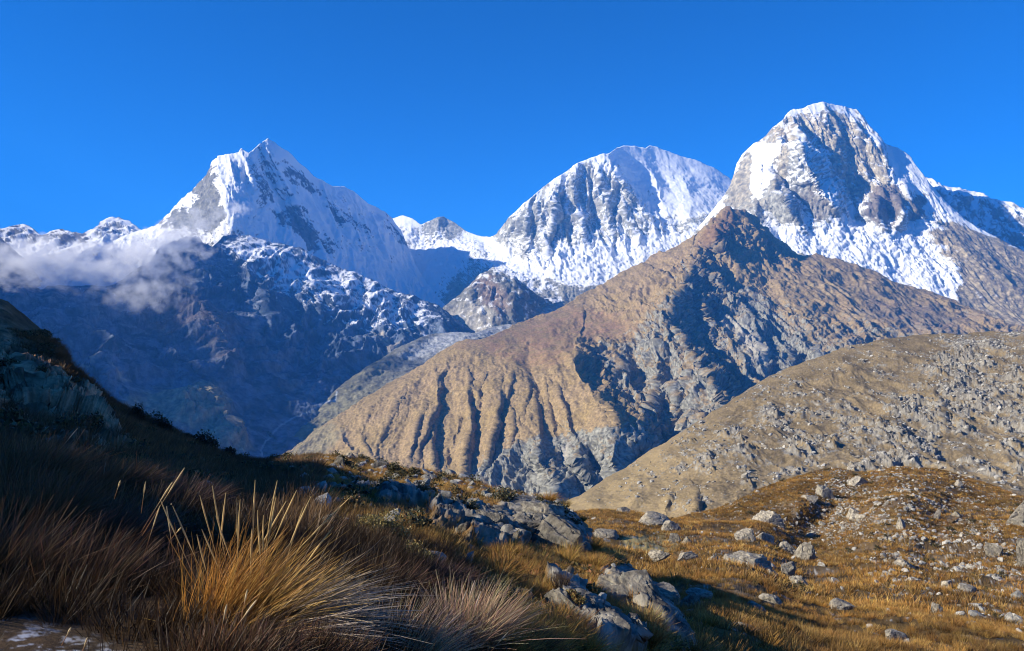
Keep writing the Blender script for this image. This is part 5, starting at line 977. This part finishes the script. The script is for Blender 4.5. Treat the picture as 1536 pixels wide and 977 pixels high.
# low shrubs copied over the sunny slope and the basin
def spread_shrubs(n, sheet, weight, win, smin, smax, label, group, tones, rg):
    V, Fc, C, cs = leaf_cloud(260, (0.5, 0.5, 0.5), 0.10, tones, rg, 6); fm = new_mesh('foliage', V, Fc, C, False); fm.materials.append(M_leaf); sm = stem_mesh(cs, 0.015, rg); sm.materials.append(M_wood)
    x, y, P, N = scatter(sheet, n, weight, *win, rg)
    for k in range(n):
        s = rg.uniform(smin, smax); r = bpy.data.objects.new('low_shrub', None); sc.collection.objects.link(r); r.location = P[k]; r.rotation_euler = (0, 0, rg.uniform(0, 6.28)); r.scale = (s, s, s * 0.8); r.empty_display_size = 0.1; tag(r, label, 'shrub', group)
        for nm, me in (('foliage', fm), ('stems', sm)):
            o = bpy.data.objects.new(nm, me); sc.collection.objects.link(o); o.parent = r
spread_shrubs(70, 'hillside', lambda x, y, P: (P[:, 1] > 12) * (x > 420), (420, 900, 682, 800), 0.5, 1.2, 'low dark shrub among the grass of the near hillside crest', 'low dark shrubs on the near crest', BLK + GRN, rg)
spread_shrubs(90, 'hillside', lambda x, y, P: bare(x, y) * (P[:, 1] > 8), (760, 1050, 820, 980), 0.4, 1.0, 'low brown shrub between the golden tussocks of the lower slope', 'low brown shrubs on the lower slope', RED + GRN + BLK, rg)
spread_shrubs(120, 'meadow', lambda x, y, P: 0.2 + stony(x, y), (900, 1536, 705, 977), 0.7, 1.8, 'low dark shrub dotted over the golden basin', 'low dark shrubs dotted over the basin', BLK + GRN, rg)
spread_shrubs(80, 'hillside', lambda x, y, P: (P[:, 1] > 14) * (1 - 0.6 * cliffm(x, y)), (0, 460, 480, 740), 0.6, 1.8, 'low dark shrub on the shaded left slope', 'low dark shrubs on the shaded slope', BLK + GRN, rg)
# ================================================================== valley air
def box(name, lo, hi):
    V = [(x, y, z) for x in (lo[0], hi[0]) for y in (lo[1], hi[1]) for z in (lo[2], hi[2])]
    F_ = [(0, 1, 3, 2), (4, 6, 7, 5), (0, 4, 5, 1), (2, 3, 7, 6), (0, 2, 6, 4), (1, 5, 7, 3)]
    return new_mesh(name, V, F_, None, False)
hm = bpy.data.materials.new('haze'); hm.use_nodes = True; t = hm.node_tree; t.nodes.clear()
ho = t.nodes.new('ShaderNodeOutputMaterial'); pv = t.nodes.new('ShaderNodeVolumePrincipled'); t.links.new(pv.outputs[0], ho.inputs['Volume'])
pv.inputs['Color'].default_value = (0.07, 0.35, 1.0, 1); pv.inputs['Density'].default_value = HAZE; pv.inputs['Anisotropy'].default_value = 0.0
if HAZE > 0:
    add_obj('haze', box('haze', (-31000, -21000, -1400), (31000, 35000, 3400)), hm, None, 'thin blue mountain air filling the valley', 'haze', None, 'stuff')

# ================================================================== drifting cloud on the left slopes
cm = bpy.data.materials.new('cloud'); cm.use_nodes = True; t = cm.node_tree; N = t.nodes; L = t.links; N.clear()
co = N.new('ShaderNodeOutputMaterial'); pv = N.new('ShaderNodeVolumePrincipled'); L.new(pv.outputs[0], co.inputs['Volume'])
pv.inputs['Color'].default_value = (0.97, 0.97, 0.98, 1); pv.inputs['Anisotropy'].default_value = 0.0
tc = N.new('ShaderNodeTexCoord'); ln = N.new('ShaderNodeVectorMath'); ln.operation = 'LENGTH'; L.new(tc.outputs['Object'], ln.inputs[0])
nz = N.new('ShaderNodeTexNoise'); nz.inputs['Scale'].default_value = 2.3; nz.inputs['Detail'].default_value = 7; nz.inputs['Roughness'].default_value = 0.6
mp = N.new('ShaderNodeMapping'); mp.inputs['Scale'].default_value = (2.6, 1.0, 1.0); oi = N.new('ShaderNodeObjectInfo')
L.new(tc.outputs['Object'], mp.inputs['Vector']); cmb = N.new('ShaderNodeVectorMath'); cmb.operation = 'ADD'; L.new(mp.outputs[0], cmb.inputs[0]); L.new(oi.outputs['Location'], cmb.inputs[1]); L.new(cmb.outputs[0], nz.inputs['Vector'])
m1 = N.new('ShaderNodeMath'); m1.operation = 'MULTIPLY_ADD'; m1.inputs[1].default_value = 4.0; m1.inputs[2].default_value = -1.3; L.new(nz.outputs['Fac'], m1.inputs[0])
m2 = N.new('ShaderNodeMath'); m2.operation = 'SUBTRACT'; L.new(m1.outputs[0], m2.inputs[0]); L.new(ln.outputs['Value'], m2.inputs[1]); m2.use_clamp = True
at = N.new('ShaderNodeAttribute'); at.attribute_type = 'OBJECT'; at.attribute_name = 'thickness'
m3 = N.new('ShaderNodeMath'); m3.operation = 'MULTIPLY'; L.new(m2.outputs[0], m3.inputs[0]); L.new(at.outputs['Fac'], m3.inputs[1]); L.new(m3.outputs[0], pv.inputs['Density'])
CV, CF = ICO[4]
cme = new_mesh('cloud', CV, CF, None, True); cme.materials.append(cm)
for (x, y, D, hw, hh, dep, roll, dens, lb) in [
    (50, 394, 3900, 170, 50, 260, -4, 0.013, 'dense low white cloud bank against the far left slopes'),
    (200, 388, 5200, 130, 44, 300, 10, 0.012, 'middle of the cloud bank thinning toward the snow slope'),
    (270, 352, 6600, 95, 30, 350, 32, 0.007, 'thin veil of cloud rising along the snow slope of the left peak'),
    (215, 440, 4900, 90, 40, 300, 15, 0.004, 'faint mist hanging below the cloud bank'),
    (357, 314, 7700, 22, 15, 120, 0, 0.02, 'tiny puff of cloud in front of the left peak face')]:
    o = bpy.data.objects.new('cloud', cme); sc.collection.objects.link(o); o.location = at_px(x, y, D); o.scale = (hw / F * D, dep, hh / F * D); o.rotation_euler = (0, -R(roll), 0)
    o['thickness'] = dens; tag(o, lb, 'cloud', None, 'stuff')
